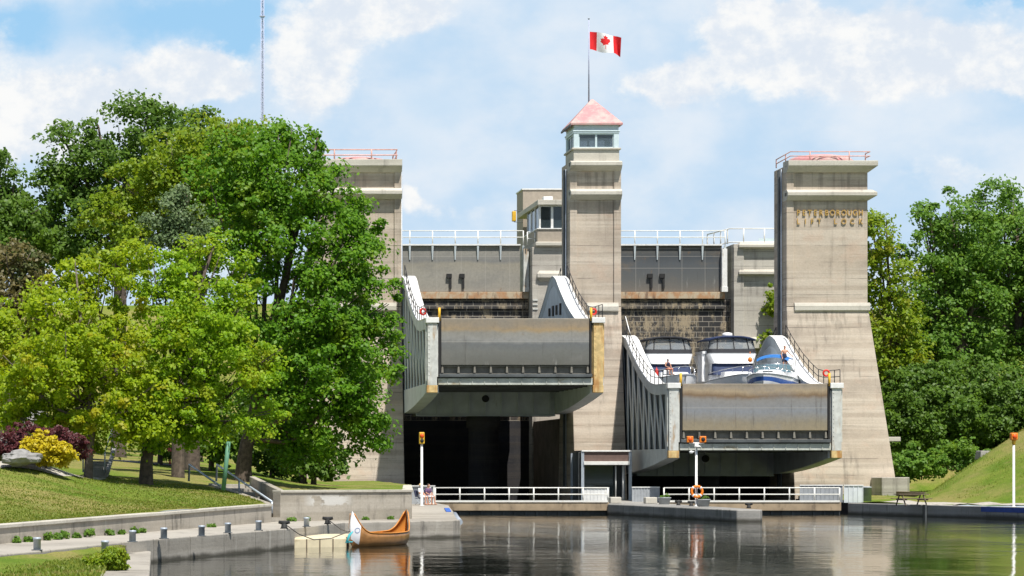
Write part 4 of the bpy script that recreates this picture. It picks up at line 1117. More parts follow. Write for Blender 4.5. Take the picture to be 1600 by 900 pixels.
# ------------------------------------------------------------------ signal posts
def signal_post(base, h, label, heads):
    t = thing('signal_post', label, 'signal post', base)
    x, y, z = base
    b = MB(); b.lathe(base, [(0.16, 0), (0.16, 0.03), (0.075, 0.06), (0.07, h)], 12); b.build('pole', M['steel_white'], t)
    return t
pl = GX(659, 790.5, QT); pl.z = QT
t = signal_post(tuple(pl), 3.95, 'white signal post with one orange lamp beside the seated couple', 1)
zz = WZ(683, pl.y); b = MB(); b.box(pl.x - 0.16, pl.x + 0.16, pl.y - 0.16, pl.y + 0.16, zz - 0.42, zz + 0.30); b.build('housing', M['yellow_paint'], t, bevel=0.05)
b = MB(); b.ell((pl.x, pl.y - 0.16, zz + 0.08), (0.13, 0.08, 0.14)); b.build('lamp', M['signal_red'], t)
b = MB(); b.ell((pl.x, pl.y - 0.16, zz - 0.22), (0.12, 0.06, 0.12)); b.build('lamp', M['black_rubber'], t)
pr = on_rw(1577); pr = Vector((pr.x + 0.3, pr.y + 0.1, 0.74))
t = signal_post(tuple(pr), WZ(689, pr.y) - 0.74, 'white signal post with one orange lamp on the right bank', 1)
zz = WZ(682, pr.y); b = MB(); b.box(pr.x - 0.2, pr.x + 0.2, pr.y - 0.2, pr.y + 0.2, zz - 0.22, zz + 0.22); b.build('housing', M['signal_orange'], t, bevel=0.06)
b = MB(); b.lathe((pr.x, pr.y, zz - 0.5), [(0.09, 0), (0.14, 0.28)], 10); b.build('collar', M['yellow_paint'], t)
b = MB(); b.ell((pr.x, pr.y - 0.2, zz), (0.14, 0.08, 0.14)); b.build('lamp', M['signal_red'], t)
pm = GX(1088, 791.5, P_TOP); pm.z = P_TOP
t = signal_post(tuple(pm), WZ(692, pm.y) - P_TOP, 'white signal post with two orange lamps on the island pier', 2)
zz = WZ(687, pm.y)
b = MB(); b.tube([(pm.x - 0.45, pm.y, zz - 0.22), (pm.x + 0.5, pm.y, zz - 0.22)], 0.05, 8); b.box(pm.x - 0.12, pm.x + 0.12, pm.y - 0.12, pm.y + 0.12, zz - 0.36, zz - 0.2); b.build('cross_arm', M['steel_white'], t)
for dx, m_ in ((-0.40, 'signal_red'), (0.40, 'black_rubber')):
    b = MB(); b.box(pm.x + dx - 0.2, pm.x + dx + 0.2, pm.y - 0.14, pm.y + 0.14, zz - 0.18, zz + 0.22); h_ = b.build('housing', M['signal_orange'], t, bevel=0.04)
    b = MB(); b.ell((pm.x + dx, pm.y - 0.14, zz + 0.02), (0.13, 0.06, 0.13)); b.build('lamp', M[m_], h_)
b = MB(); b.tube([(pm.x, pm.y, zz - 0.75), (pm.x - 0.3, pm.y - 0.1, zz - 0.75)], 0.04, 6); b.ell((pm.x - 0.34, pm.y - 0.1, zz - 0.78), (0.13, 0.1, 0.1)); b.build('camera', M['steel_white'], t)
b = MB(); b.lathe((pm.x + 0.05, pm.y - 0.1, zz - 0.5), [(0.02, 0), (0.2, 0.02), (0.22, 0.1), (0.05, 0.16)], 12); b.build('horn_speaker', M['steel_white'], t)
rz_ = WZ(768, pm.y)
t2 = thing('life_ring', 'orange life ring hanging on the double signal post', 'life ring', (pm.x, pm.y - 0.16, rz_))
b = MB(); b.torus((pm.x, pm.y - 0.2, rz_), 0.33, 0.085); b.build('ring', M['signal_orange'], t2)
for a in (45, 135, 225, 315):
    c_ = Vector((pm.x + 0.33 * math.cos(R(a)), pm.y - 0.2, rz_ + 0.33 * math.sin(R(a)))); b = MB(); b.ell(c_, (0.1, 0.095, 0.1)); b.build('band', M['cloth_white'], t2)
# life rings at chamber ends
for q, lab in ((W(927, 487, 188.8), 'red life buoy on the railing of the raised chamber'), (W(1291, 583, 188.8), 'red life buoy on the railing of the lowered chamber'), (W(661, 487, 190.5), 'small red life buoy at the left truss of the raised chamber')):
    b = MB(); b.torus(q, 0.2, 0.07, 'y', 18, 8); single('life_buoy', lab, 'life buoy', b, M['red_paint'], group='life buoys on the chambers')

# ------------------------------------------------------------------ planters, blocks, kiosk, sheds
def leaf_cloud(centers, radii, nper, size, flat=0.75, up=0.6, squash=None):
    """Leaves as small quads: dome-shaped clumps of foliage."""
    C = np.repeat(np.asarray(centers, float), nper, axis=0); Rr = np.repeat(np.asarray(radii, float), nper)
    n = len(C)
    d = rng.normal(size=(n, 3)); d /= np.linalg.norm(d, axis=1)[:, None]
    d[:, 2] = np.where((d[:, 2] < -0.3) & (rng.random(n) < 0.6), -d[:, 2], d[:, 2])
    rad = Rr * (0.35 + 0.75 * rng.random(n))
    P = C + d * rad[:, None] * np.array([1, 1, flat])
    nr_ = d * 0.6 + rng.normal(size=(n, 3)) * 0.6 + np.array([0.15, -0.55, up])
    nr_ /= np.linalg.norm(nr_, axis=1)[:, None]
    a = np.cross(nr_, rng.normal(size=(n, 3))); a /= np.linalg.norm(a, axis=1)[:, None] + 1e-9
    b_ = np.cross(nr_, a)
    s = size * (0.6 + 0.7 * rng.random(n))[:, None]
    V = np.stack([P - a * s * 0.62, P - b_ * s * 0.42 + a * s * 0.05, P + a * s * 0.62, P + b_ * s * 0.42 + a * s * 0.05], axis=1).reshape(-1, 3)
    return V, rng.random(n)
def leaf_object(name, V, rnd, mat, parent):
    n = len(V) // 4
    off = root_loc(parent) if parent else Vector((0, 0, 0))
    V = V - np.array([off.x, off.y, off.z])
    me = bpy.data.meshes.new(name)
    me.vertices.add(4 * n); me.vertices.foreach_set('co', V.astype(np.float32).ravel())
    me.loops.add(4 * n); me.loops.foreach_set('vertex_index', np.arange(4 * n, dtype=np.int32))
    me.polygons.add(n); me.polygons.foreach_set('loop_start', np.arange(0, 4 * n, 4, dtype=np.int32)); me.polygons.foreach_set('loop_total', np.full(n, 4, dtype=np.int32))
    me.update(calc_edges=True)
    at = me.attributes.new('rnd', 'FLOAT', 'FACE'); at.data.foreach_set('value', rnd.astype(np.float32))
    me.materials.append(mat); me.validate()
    o = bpy.data.objects.new(name, me); COL.objects.link(o)
    if parent: o.parent = parent
    return o
for (px, py), lab in (((1038, 788), 'round grey planter beside the footbridge railing end'), ((1099, 791.5), 'round grey planter with a small plant by the life ring')):
    q = GX(px, py, P_TOP); q.z = P_TOP
    t = thing('planter', lab, 'planter', tuple(q), group='round planters on the pier')
    b = MB(); b.lathe(q, [(0.33, 0), (0.42, 0.4), (0.45, 0.4), (0.45, 0.46), (0.38, 0.46), (0.37, 0.4)], 18); b.build('tub', M['planter_grey'], t)
    V, r_ = leaf_cloud([(q.x, q.y, q.z + 0.5), (q.x + 0.15, q.y, q.z + 0.55), (q.x - 0.2, q.y, q.z + 0.48)], [0.16, 0.2, 0.12], 60, 0.07); leaf_object('foliage', V, r_, M['leaf_weed'], t)
for (x0, x1, y0, y1), Y, lab in (((1009, 1027, 778, 787), 181, 'pale concrete block on the pier left of the planter'), ((954, 971, 778, 787), 182, 'pale concrete block on the pier in front of the kiosk')):
    b = MB(); b.box(WX(x0, Y), WX(x1, Y), Y, Y + 0.9, P_TOP, P_TOP + 0.42); single('concrete_block', lab, 'block', b, M['ledge_concrete'], 0.04)
YK = 197.0
def KX(px): return WX(px, YK)
def KZ(py): return WZ(py, YK)
t = thing('kiosk', 'grey metal framed kiosk with brown fascia on the island pier', 'kiosk', (KX(946), YK, P_TOP))
for px in (910.5, 985):
    b = MB(); b.box(KX(px) - 0.11, KX(px) + 0.11, YK, YK + 0.2, P_TOP, KZ(704)); b.build('post', M['galvanised'], t, bevel=0.01)
for px in (904, 985):
    b = MB(); b.box(KX(px) - 0.1, KX(px) + 0.1, YK + 3, YK + 3.2, P_TOP, KZ(708)); b.build('post', M['galvanised'], t)
b = MB(); b.box(KX(912), KX(984), YK + 0.06, YK + 0.12, KZ(721), KZ(706)); b.build('fascia', M['brown_fascia'], t)
b = MB(); b.box(KX(909), KX(987), YK - 0.06, YK + 0.26, KZ(706), KZ(703.5)); b.box(KX(912), KX(984), YK - 0.1, YK + 0.2, KZ(726.5), KZ(721)); b.build('trim', M['steel_white'], t, bevel=0.02)
b = MB(); b.box(KX(908), KX(987), YK + 0.2, YK + 3.4, KZ(706) - 0.02, KZ(704)); b.build('roof', M['steel_dark'], t)
b = MB(); b.box(KX(905), KX(905) + 0.06, YK + 0.3, YK + 3.2, P_TOP, KZ(706) - 0.03); b.box(KX(909), KX(985), YK + 3.2, YK + 3.3, P_TOP, KZ(706) - 0.03); b.build('wall', M['steel_dark'], t)
b = MB(); b.box(KX(912), KX(963), YK + 1.0, YK + 1.03, P_TOP + 0.3, KZ(727)); b.build('pane', M['dark_glass'], t)
for px in (964, 975.5):
    b = MB(); b.tube([(KX(px), YK + 0.5, P_TOP), (KX(px), YK + 0.5, KZ(727))], 0.05, 8); b.build('pole', M['steel_white'], t)
q = GX(930, 780, P_TOP)
def panel_fence(name, label, x0, x1, y, z0, z1, mat='steel_white', n=7):
    t = thing(name, label, 'enclosure', ((x0 + x1) / 2, y, z0))
    b = MB(); b.box(x0, x1, y, y + 0.05, z0, z1)
    for k in range(n + 1): x = x0 + (x1 - x0) * k / n; b.box(x - 0.025, x + 0.025, y - 0.035, y, z0, z1)
    b.build('panel', M[mat], t)
    b = MB(); b.box(x0 - 0.04, x1 + 0.04, y - 0.06, y + 0.1, z1, z1 + 0.07); b.build('top_rail', M['steel_white'], t)
    return t
panel_fence('panel_fence', 'white slatted panel behind the left footbridge railing end', WX(912, 184), WX(951, 184), 184, P_TOP, WZ(763, 184))
panel_fence('panel_fence', 'grey corrugated panel between the kiosk and the right footbridge', WX(988, 190), WX(1030, 190), 190, P_TOP, WZ(762, 190), 'planter_grey', 9)
panel_fence('panel_fence', 'grey white panel enclosure at the right tower foot', WX(1250, 183), WX(1316, 183), 183, 0.735, WZ(759, 183), 'planter_grey', 10)
panel_fence('panel_fence', 'white panelled cabinet at the right end of the footbridge', WX(1319, 181.5), WX(1348, 181.5), 181.5, 0.735, WZ(759, 181.5), 'cabinet_white', 4)
q = GX(1354, 784, 0.74)
t = thing('litter_bin', 'grey ribbed litter bin beside the white cabinet', 'bin', (q.x, q.y, 0.74))
b = MB(); b.lathe((q.x, q.y, 0.74), [(0.33, 0), (0.33, 0.95), (0.36, 0.95), (0.36, 1.02), (0.2, 1.06)], 20); b.build('body', M['planter_grey'], t)
for px0, px1, lab in ((950, 955, 'slim white gate frame at the left footbridge end'), (1033, 1045, 'white gate frame beside the left planter')):
    pass
# small white booth behind the seated couple
Yq = 172.0
t = thing('panel_fence', 'pale panel screen behind the seated couple', 'enclosure', (WX(665, Yq), Yq, QT))
b = MB(); b.box(WX(636, Yq), WX(678, Yq), Yq, Yq + 0.08, QT, WZ(760, Yq)); b.build('panel', M['planter_grey'], t)
b = MB(); b.box(WX(634, Yq), WX(680, Yq), Yq - 0.1, Yq + 0.15, WZ(760, Yq), WZ(758.5, Yq))
for px in (672, 678): b.box(WX(px, Yq) - 0.06, WX(px, Yq) + 0.06, Yq - 0.08, Yq, QT, WZ(760, Yq))
b.build('frame', M['steel_white'], t)
b = MB(); b.prism([tuple(GX(694, 795, QT).xy), tuple(GX(702, 795, QT).xy), tuple(GX(705, 800, QT).xy), tuple(GX(697, 800, QT).xy)], QT + 0.004, QT + 0.05); single('tarp', 'small blue folded tarp at the edge of the quay', 'tarp', b, M['tarp_blue'])
t = thing('fender_bar', 'grey rubber fender bar along the quay corner', 'fender', (14, 125, QT))
b = MB(); b.tube([(13.72, 121.9, QT - 0.1), (14.4, 129, QT - 0.1), (15.6, 141, QT - 0.1)], 0.14, 10); b.build('bar', M['galvanised'], t)

# ------------------------------------------------------------------ float and canoe
fl = [(5.42, 106.4), (7.55, 107.2), (8.2, 111.6), (6.85, 111.2)]
t = thing('mooring_float', 'weathered yellow plastic mooring float beside the canoe', 'float', (6.8, 108.5, 0))
b = MB(); b.prism(fl, -0.1, 0.42); b.build('body', M['float_plastic'], t, bevel=0.1)
b = MB()
for k in range(1, 4):
    a = Vector(fl[0]).lerp(Vector(fl[1]), k / 4); b.box(a.x - 0.02, a.x + 0.02, a.y - 0.03, a.y + 0.02, 0.0, 0.34)
b.build('seam', M['old_wood'], t)

def canoe():
    bow = Vector((7.78, 107.2)); stern = Vector((10.38, 111.8)); ax = stern - bow; L = ax.length
    t = thing('canoe', 'brown voyageur canoe with white bow panel and orange inside', 'canoe', ((bow.x + stern.x) / 2, (bow.y + stern.y) / 2, 0), math.atan2(ax.y, ax.x))
    N, K = 100, 28
    def sec(u, inset):
        s = abs(u); ov = 1.0
        hb = 0.64 * max(0.0, 1 - s ** 2.6) ** 0.75 + 0.012
        g = 0.50 + 0.08 * s ** 2 + 0.86 * max(0, (s - 0.60) / 0.40) ** 3.0
        k_ = -0.12 + 0.16 * max(0, (s - 0.8) / 0.2) ** 2
        hb = max(0.008, hb - inset); k_ += inset
        x = u * L / 2
        out = []
        for i in range(K + 1):
            a = math.pi * i / K
            yy = -math.cos(a); depth = math.sin(a) ** 0.62
            full = 0.55 + 0.45 * (1 - s ** 2)
            w = abs(yy) ** (0.55 + 0.9 * s * s) * (1 if yy > 0 else -1)
            sheerx = 0.0
            zz = g - (g - k_) * depth
            # stems curl back slightly above the water
            lean = 0.16 * math.sin(min(1, max(0, (zz - k_) / max(0.1, g - k_))) * math.pi) * (s ** 6) * (1 if u > 0 else -1)
            out.append((x + lean, hb * w, zz))
        return out
    us = [-1 + 2 * i / N for i in range(N + 1)]
    outer = [sec(u, 0) for u in us]; inner = [sec(u * 0.985, 0.03) for u in us]
    b = MB(); b.smooth = True
    n0 = b.addv([p for r in outer for p in r]); n1 = b.addv([p for r in inner for p in r]); S = K + 1
    for i in range(N):
        um = (us[i] + us[i + 1]) / 2
        for j in range(K):
            zc = (outer[i][j][2] + outer[i][j + 1][2]) / 2
            b.cur = 2 if (um < -0.87 and min(j, K - 1 - j) < 7) else 0
            b.face((n0 + i * S + j, n0 + i * S + j + 1, n0 + (i + 1) * S + j + 1, n0 + (i + 1) * S + j))
            b.cur = 1
            b.face((n1 + i * S + j, n1 + (i + 1) * S + j, n1 + (i + 1) * S + j + 1, n1 + i * S + j + 1))
        b.cur = 1
        for j in (0, K): b.face((n0 + i * S + j, n0 + (i + 1) * S + j, n1 + (i + 1) * S + j, n1 + i * S + j))
    for e in (0, N):
        b.cur = 2 if e == 0 else 1
        for j in range(K): b.face((n0 + e * S + j, n0 + e * S + j + 1, n1 + e * S + j + 1, n1 + e * S + j))
    b.build('hull', [M['canoe_hull'], M['canoe_inner'], M['canoe_white']], t, local=True, fixn=False)
    for j, nm in ((0, 'gunwale'), (K, 'gunwale')):
        g = MB(); g.cur = 0
        g.tube([(r[j][0], r[j][1], r[j][2] + 0.01) for r in outer[1:-1]], 0.026, 6); g.build(nm, M['canoe_inner'], t, local=True)
    for u in (-0.5, -0.17, 0.17, 0.5):
        s_ = sec(u, 0.02); g = MB(); g.beam((s_[0][0], s_[0][1], s_[0][2] - 0.07), (s_[K][0], s_[K][1], s_[K][2] - 0.07), 0.14, 0.03); g.build('thwart', M['canoe_inner'], t, local=True)
    # painted roundel on the white bow
    for sgn, j in ((1, 8),):
        s_ = sec(-0.86, -0.004); c_ = Vector(s_[10])
    for sgn in (-1, 1):
        g = MB()
        u0 = -0.925; 
        for k in range(20):
            a = 2 * math.pi * k / 20
            u = u0 + 0.035 * math.cos(a); zt_ = 0.66 + 0.11 * math.sin(a)
            ss = sec(u, -0.006); best = None
            rngj = range(0, K // 2) if sgn < 0 else range(K // 2, K)
            for j in rngj:
                z0_, z1_ = ss[j][2], ss[j + 1][2]
                if (z0_ - zt_) * (z1_ - zt_) <= 0 and abs(z1_ - z0_) > 1e-6:
                    f = (zt_ - z0_) / (z1_ - z0_); best = Vector(ss[j]).lerp(Vector(ss[j + 1]), f)
            if best is None: best = Vector(ss[0 if sgn < 0 else K])
            g.v.append((best.x, best.y + sgn * 0.004, best.z))
        for k in range(20):
            g.v.append(tuple(Vector(g.v[k]) + Vector((0, sgn * 0.006, 0))))
        g.f = []; 
        ctr = sum((Vector(v) for v in g.v[:20]), Vector()) / 20
        n_in = len(g.v)
        for k in range(20): g.v.append(tuple(ctr.lerp(Vector(g.v[k]), 0.72)))
        for k in range(20): g.face((k, (k + 1) % 20, n_in + (k + 1) % 20, n_in + k))
        g.v = g.v; g.build('bow_emblem', M['canoe_blue'], t, local=True)
    return t
canoe()
t = thing('mooring_rope', 'bundle of teal rope hanging at the canoe bow', 'rope', (7.7, 106.9, 0.5))
b = MB()
for k in range(4):
    a = 0.06 * k; b.tube([(7.80, 106.95, 0.62), (7.70 - a * 0.4, 106.8, 0.50), (7.58 - a * 0.5, 106.7, 0.30 - 0.04 * k), (7.60 + a, 106.7, 0.22)], 0.025, 6)
b.build('rope', M['cyan_rope'], t)
c0 = GX(444, 826, QT); b = MB(); b.tube([(c0.x, c0.y, QT + 0.2), (5.6, 105.9, 0.55), (6.2, 106.2, 0.32), (6.9, 106.5, 0.36), (7.7, 106.9, 0.65)], 0.02, 6); single('mooring_line', 'dark mooring line sagging from the left cleat over the float', 'rope', b, M['grey_rope'])
c0 = GX(512, 819, QT); b = MB(); b.tube([(c0.x, c0.y, QT + 0.2), (7.6, 111, 0.62), (7.75, 108.5, 0.55), (7.85, 107.2, 0.75)], 0.02, 6); single('mooring_line', 'dark mooring line from the right cleat to the canoe bow', 'rope', b, M['grey_rope'])

# ------------------------------------------------------------------ boats (bow points to local -Y, z=0 at the water)
def hull_sec(y, L, beam, fb, fbow, flare=1.0):
    s = (y + L / 2) / L                     # 0 bow .. 1 stern
    hb = beam / 2 * min(1.0, (max(0.0, s) / 0.42) ** 0.42 if s < 0.42 else 1.0)
    sh = fb + (fbow - fb) * max(0, 1 - s / 0.6) ** 1.4
    keel = -0.5 + 0.5 * max(0, 1 - s / 0.16) ** 1.6
    chine = hb * (0.96 - 0.14 * max(0, 1 - s / 0.35))
    cz = 0.12 + 0.42 * max(0, 1 - s / 0.3)
    return hb, sh, keel, chine, cz
def boat_hull(t, L, beam, fb, fbow, mat, stripe=None, stripe_z=(0.55, 0.8)):
    b = MB(); b.smooth = True; N = 26; rings = []; deck = []
    for i in range(N + 1):
        y = -L / 2 + L * (i / N) ** 1.3
        hb, sh, keel, ch, cz = hull_sec(y, L, beam, fb, fbow); hb = max(hb, 0.02); ch = max(ch, 0.015)
        za, zb_ = cz + (sh - cz) * stripe_z[0], cz + (sh - cz) * stripe_z[1]
        xa = ch + (hb - ch) * stripe_z[0]; xb = ch + (hb - ch) * stripe_z[1]
        rk = -0.55 * max(0, 1 - i / 7) ** 1.2      # raked stem
        def yk(z): return y + rk * max(0, (z + 0.3)) * 0.28
        half = [(0, yk(keel), keel), (ch, yk(cz), cz), (xa, yk(za), za), (xb, yk(zb_), zb_), (hb, yk(sh), sh)]
        rings.append([(-x, yy, z) for x, yy, z in half[::-1]] + half[1:])
        deck.append([(-hb, yk(sh), sh), (-hb * 0.5, yk(sh), sh + 0.09 * min(1, hb)), (0, yk(sh), sh + 0.12 * min(1, hb)), (hb * 0.5, yk(sh), sh + 0.09 * min(1, hb)), (hb, yk(sh), sh)])
    k = len(rings[0]); n0 = b.addv([p for r in rings for p in r])
    for i in range(N):
        for j in range(k - 1):
            b.cur = 1 if (stripe and j in (1, k - 3)) else 0
            a = n0 + i * k + j; b.face((a, a + 1, a + k + 1, a + k))
    b.cur = 0; b.face([n0 + N * k + j for j in range(k)])
    b.build('hull', [M[mat], M[stripe or mat]], t, local=True)
    b = MB(); b.smooth = True; b.loft(deck, False, False); b.build('deck', M['boat_white'], t, local=True)
    b = MB()
    for sg in (0, 4):
        b.tube([(q[sg][0], q[sg][1], q[sg][2] + 0.02) for q in deck], 0.045, 6)
    b.build('rub_rail', M['boat_grey'], t, local=True)
    return deck
def bow_rail(t, deck, h, upto):
    b = MB(); pts_l = [(q[0][0] * 0.93, q[0][1] + 0.08, q[0][2] + h) for q in deck[:upto]]; pts_r = [(q[4][0] * 0.93, q[4][1] + 0.08, q[4][2] + h) for q in deck[:upto]]
    rail = MB(); rail.tube(pts_l[::-1] + pts_r, 0.028, 6); o = rail.build('bow_rail', M['chrome'], t, local=True)
    for i in range(1, upto, 3):
        for sg in (0, 4):
            q = deck[i][sg]; b = MB(); b.tube([(q[0] * 0.95, q[1] + 0.08, q[2]), (q[0] * 0.93, q[1] + 0.08, q[2] + h)], 0.022, 6); b.build('stanchion', M['chrome'], o, local=True)
def slab(b, w0, w1, ya, yb, z0, z1, rake0=0.0, rake1=0.0, rnd=0.25):
    """Rounded cabin block: width w0 at the bottom, w1 at the top, front ya leaning back by rake."""
    def ring(w, y0, y1, z):
        r = min(rnd, w * .3)
        pts = []
        for cx, cy, a0 in ((w / 2 - r, y0 + r, -90), (w / 2 - r, y1 - r, 0), (-w / 2 + r, y1 - r, 90), (-w / 2 + r, y0 + r, 180)):
            for k in range(5): a = R(a0 + 22.5 * k); pts.append((cx + r * math.cos(a), cy + r * math.sin(a), z))
        return pts
    b.loft([ring(w0, ya, yb, z0), ring((w0 + w1) / 2, ya + rake0 / 2, yb - rake1 / 2, (z0 + z1) / 2), ring(w1, ya + rake0, yb - rake1, z1)])
def flybridge_boat(label, x, y, rz, water, canopy, L=12.0, beam=3.9):
    t = thing('motorboat', label, 'boat', (x, y, water), rz, group='motorboats in the lowered chamber')
    deck = boat_hull(t, L, beam, 1.0, 1.45, 'boat_white', 'boat_white')
    b = MB(); slab(b, 2.5, 2.1, -L / 2 + 2.2, 0.6, 1.0, 1.75, 0.9, 0.1, 0.5); b.build('trunk_cabin', M['boat_white'], t, 0.03, local=True)
    b = MB(); slab(b, 3.4, 3.1, -1.4, 4.6, 1.05, 2.45, 0.75, 0.1, 0.3); b.build('saloon', M['boat_white'], t, 0.03, local=True)
    b = MB(); slab(b, 3.3, 3.05, -1.62, 0.6, 1.55, 2.44, 0.72, 0, 0.25); b.build('windscreen_cover', M['navy_canvas'], t, 0.02, local=True)
    b = MB(); slab(b, 3.15, 3.75, -1.25, 5.0, 2.42, 3.2, 0.35, 0.0, 0.4); b.build('flybridge', M['boat_white'], t, 0.04, local=True)
    b = MB(); slab(b, 3.66, 3.62, -0.92, 4.0, 3.2, 3.24, 0, 0, 0.35); b.build('bridge_floor', M['boat_grey'], t, local=True)
    # bridge enclosure: canvas skirt, clear panels in a dark frame, arched top
    def ring(w, y0, y1, z, r=0.4):
        pts = []
        for cx, cy, a0 in ((w / 2 - r, y0 + r, -90), (w / 2 - r, y1 - r, 0), (-w / 2 + r, y1 - r, 90), (-w / 2 + r, y0 + r, 180)):
            for k in range(5): a = R(a0 + 22.5 * k); pts.append((cx + r * math.cos(a), cy + r * math.sin(a), z))
        return pts
    b = MB(); b.loft([ring(3.7, -0.9, 3.6, 3.24), ring(3.6, -0.8, 3.55, 3.56)], True, False); b.build('canvas_skirt', M[canopy if canopy == 'black_canvas' else 'black_canvas'], t, local=True)
    b = MB(); b.loft([ring(3.58, -0.78, 3.53, 3.56), ring(3.3, -0.45, 3.45, 4.38)], True, False); b.build('clear_panel', M['clear_vinyl'], t, local=True)
    for xx in (-1.15, 0.12, 1.2):
        b = MB(); b.beam((xx * 1.03, -0.81, 3.56), (xx * 0.93, -0.48, 4.38), 0.07, 0.05); b.build('frame_bar', M['black_canvas'], t, local=True)
    for sx in (-1, 1):
        b = MB(); b.beam((sx * 1.72, -0.45, 3.56), (sx * 1.58, -0.2, 4.38), 0.12, 0.10); b.build('frame_bar', M['black_canvas'], t, local=True)
    b = MB(); b.smooth = True; rows = []
    for i in range(9):
        u = i / 8 * 2 - 1; rows.append([(u * 1.78, yy, 4.62 - 0.26 * abs(u) ** 3 - 0.05 * ((yy - 1.5) / 2.2) ** 2) for yy in (-0.75, -0.2, 1, 2.2, 3.6)])
    low = [[(p[0], p[1], p[2] - 0.14) for p in r] for r in rows]
    n0 = b.addv([p for r in rows for p in r]); n1 = b.addv([p for r in low for p in r])
    for i in range(8):
        for j in range(4):
            a = i * 5 + j; b.face((n0 + a, n0 + a + 5, n0 + a + 6, n0 + a + 1)); b.face((n1 + a, n1 + a + 1, n1 + a + 6, n1 + a + 5))
        for j in (0, 4): a = i * 5 + j; b.face((n0 + a, n0 + a + 5, n1 + a + 5, n1 + a))
    for j in range(4):
        for i in (0, 8): a = i * 5 + j; b.face((n0 + a, n0 + a + 1, n1 + a + 1, n1 + a))
    b.build('bimini_top', M[canopy], t, local=True)
    b = MB(); slab(b, 0.6, 0.5, 0.6, 1.1, 3.24, 3.95, 0.1, 0, 0.1); b.build('helm_seat', M['boat_white'], t, local=True)
    b = MB(); slab(b, 0.6, 0.5, 0.6, 1.1, 3.24, 3.95, 0.1, 0, 0.1); sh = b.build('helm_seat', M['boat_white'], t, local=True); sh.location.x = 0.9
    bow_rail(t, deck, 0.62, 15)
    b = MB(); b.tube([(0, -L / 2 - 0.35, 1.35), (0, -L / 2 + 0.35, 1.5)], 0.06, 8); b.build('anchor', M['chrome'], t, local=True)
    for sx in (-1, 1):
        for yy in (-1.0, 2.0):
            b = MB(); b.tube([(sx * (beam / 2 + 0.1), yy, 0.35), (sx * (beam / 2 + 0.1), yy, 0.9)], [0.1, 0.1], 8); b.build('fender', M['boat_white'], t, local=True)
    return t
wB = B_TOP - 0.38
bl = flybridge_boat('white flybridge motorboat with black canopy, beside the left truss of the lowered chamber', WX(1042, 207.5), 207.5, R(2), wB, 'black_canvas')
b = MB(); b.tube([(-0.95, 0.4, 4.05), (0.7, 0.4, 4.1)], 0.16, 10); b.build('surfboard', M['yellow_paint'], bl, local=True)
b = MB(); b.tube([(-1.9, 2.4, 3.2), (-2.6, 2.9, 6.3)], 0.035, 6); b.build('aerial', M['boat_white'], bl, local=True)
bmid = flybridge_boat('white flybridge motorboat with navy blue canopy in the middle of the chamber', WX(1141, 206.5), 206.5, R(1), wB, 'navy_canvas')
b = MB(); b.lathe((0.05, 1.2, 4.58), [(0.36, 0), (0.4, 0.08), (0.38, 0.26), (0.2, 0.32)], 16); b.build('radar_dome', M['boat_white'], bmid, local=True)
b = MB(); b.beam((-2.05, 0.2, 1.1), (-2.05, 0.2, 3.25), 0.22, 0.4, up=(0, 1, 0)); b.beam((-2.05, 1.6, 1.1), (-2.05, 1.6, 3.25), 0.2, 0.3, up=(0, 1, 0)); b.box(-2.15, -1.55, -0.1, 2.4, 3.22, 3.42); b.build('side_wing', M['boat_white'], bmid, local=True)
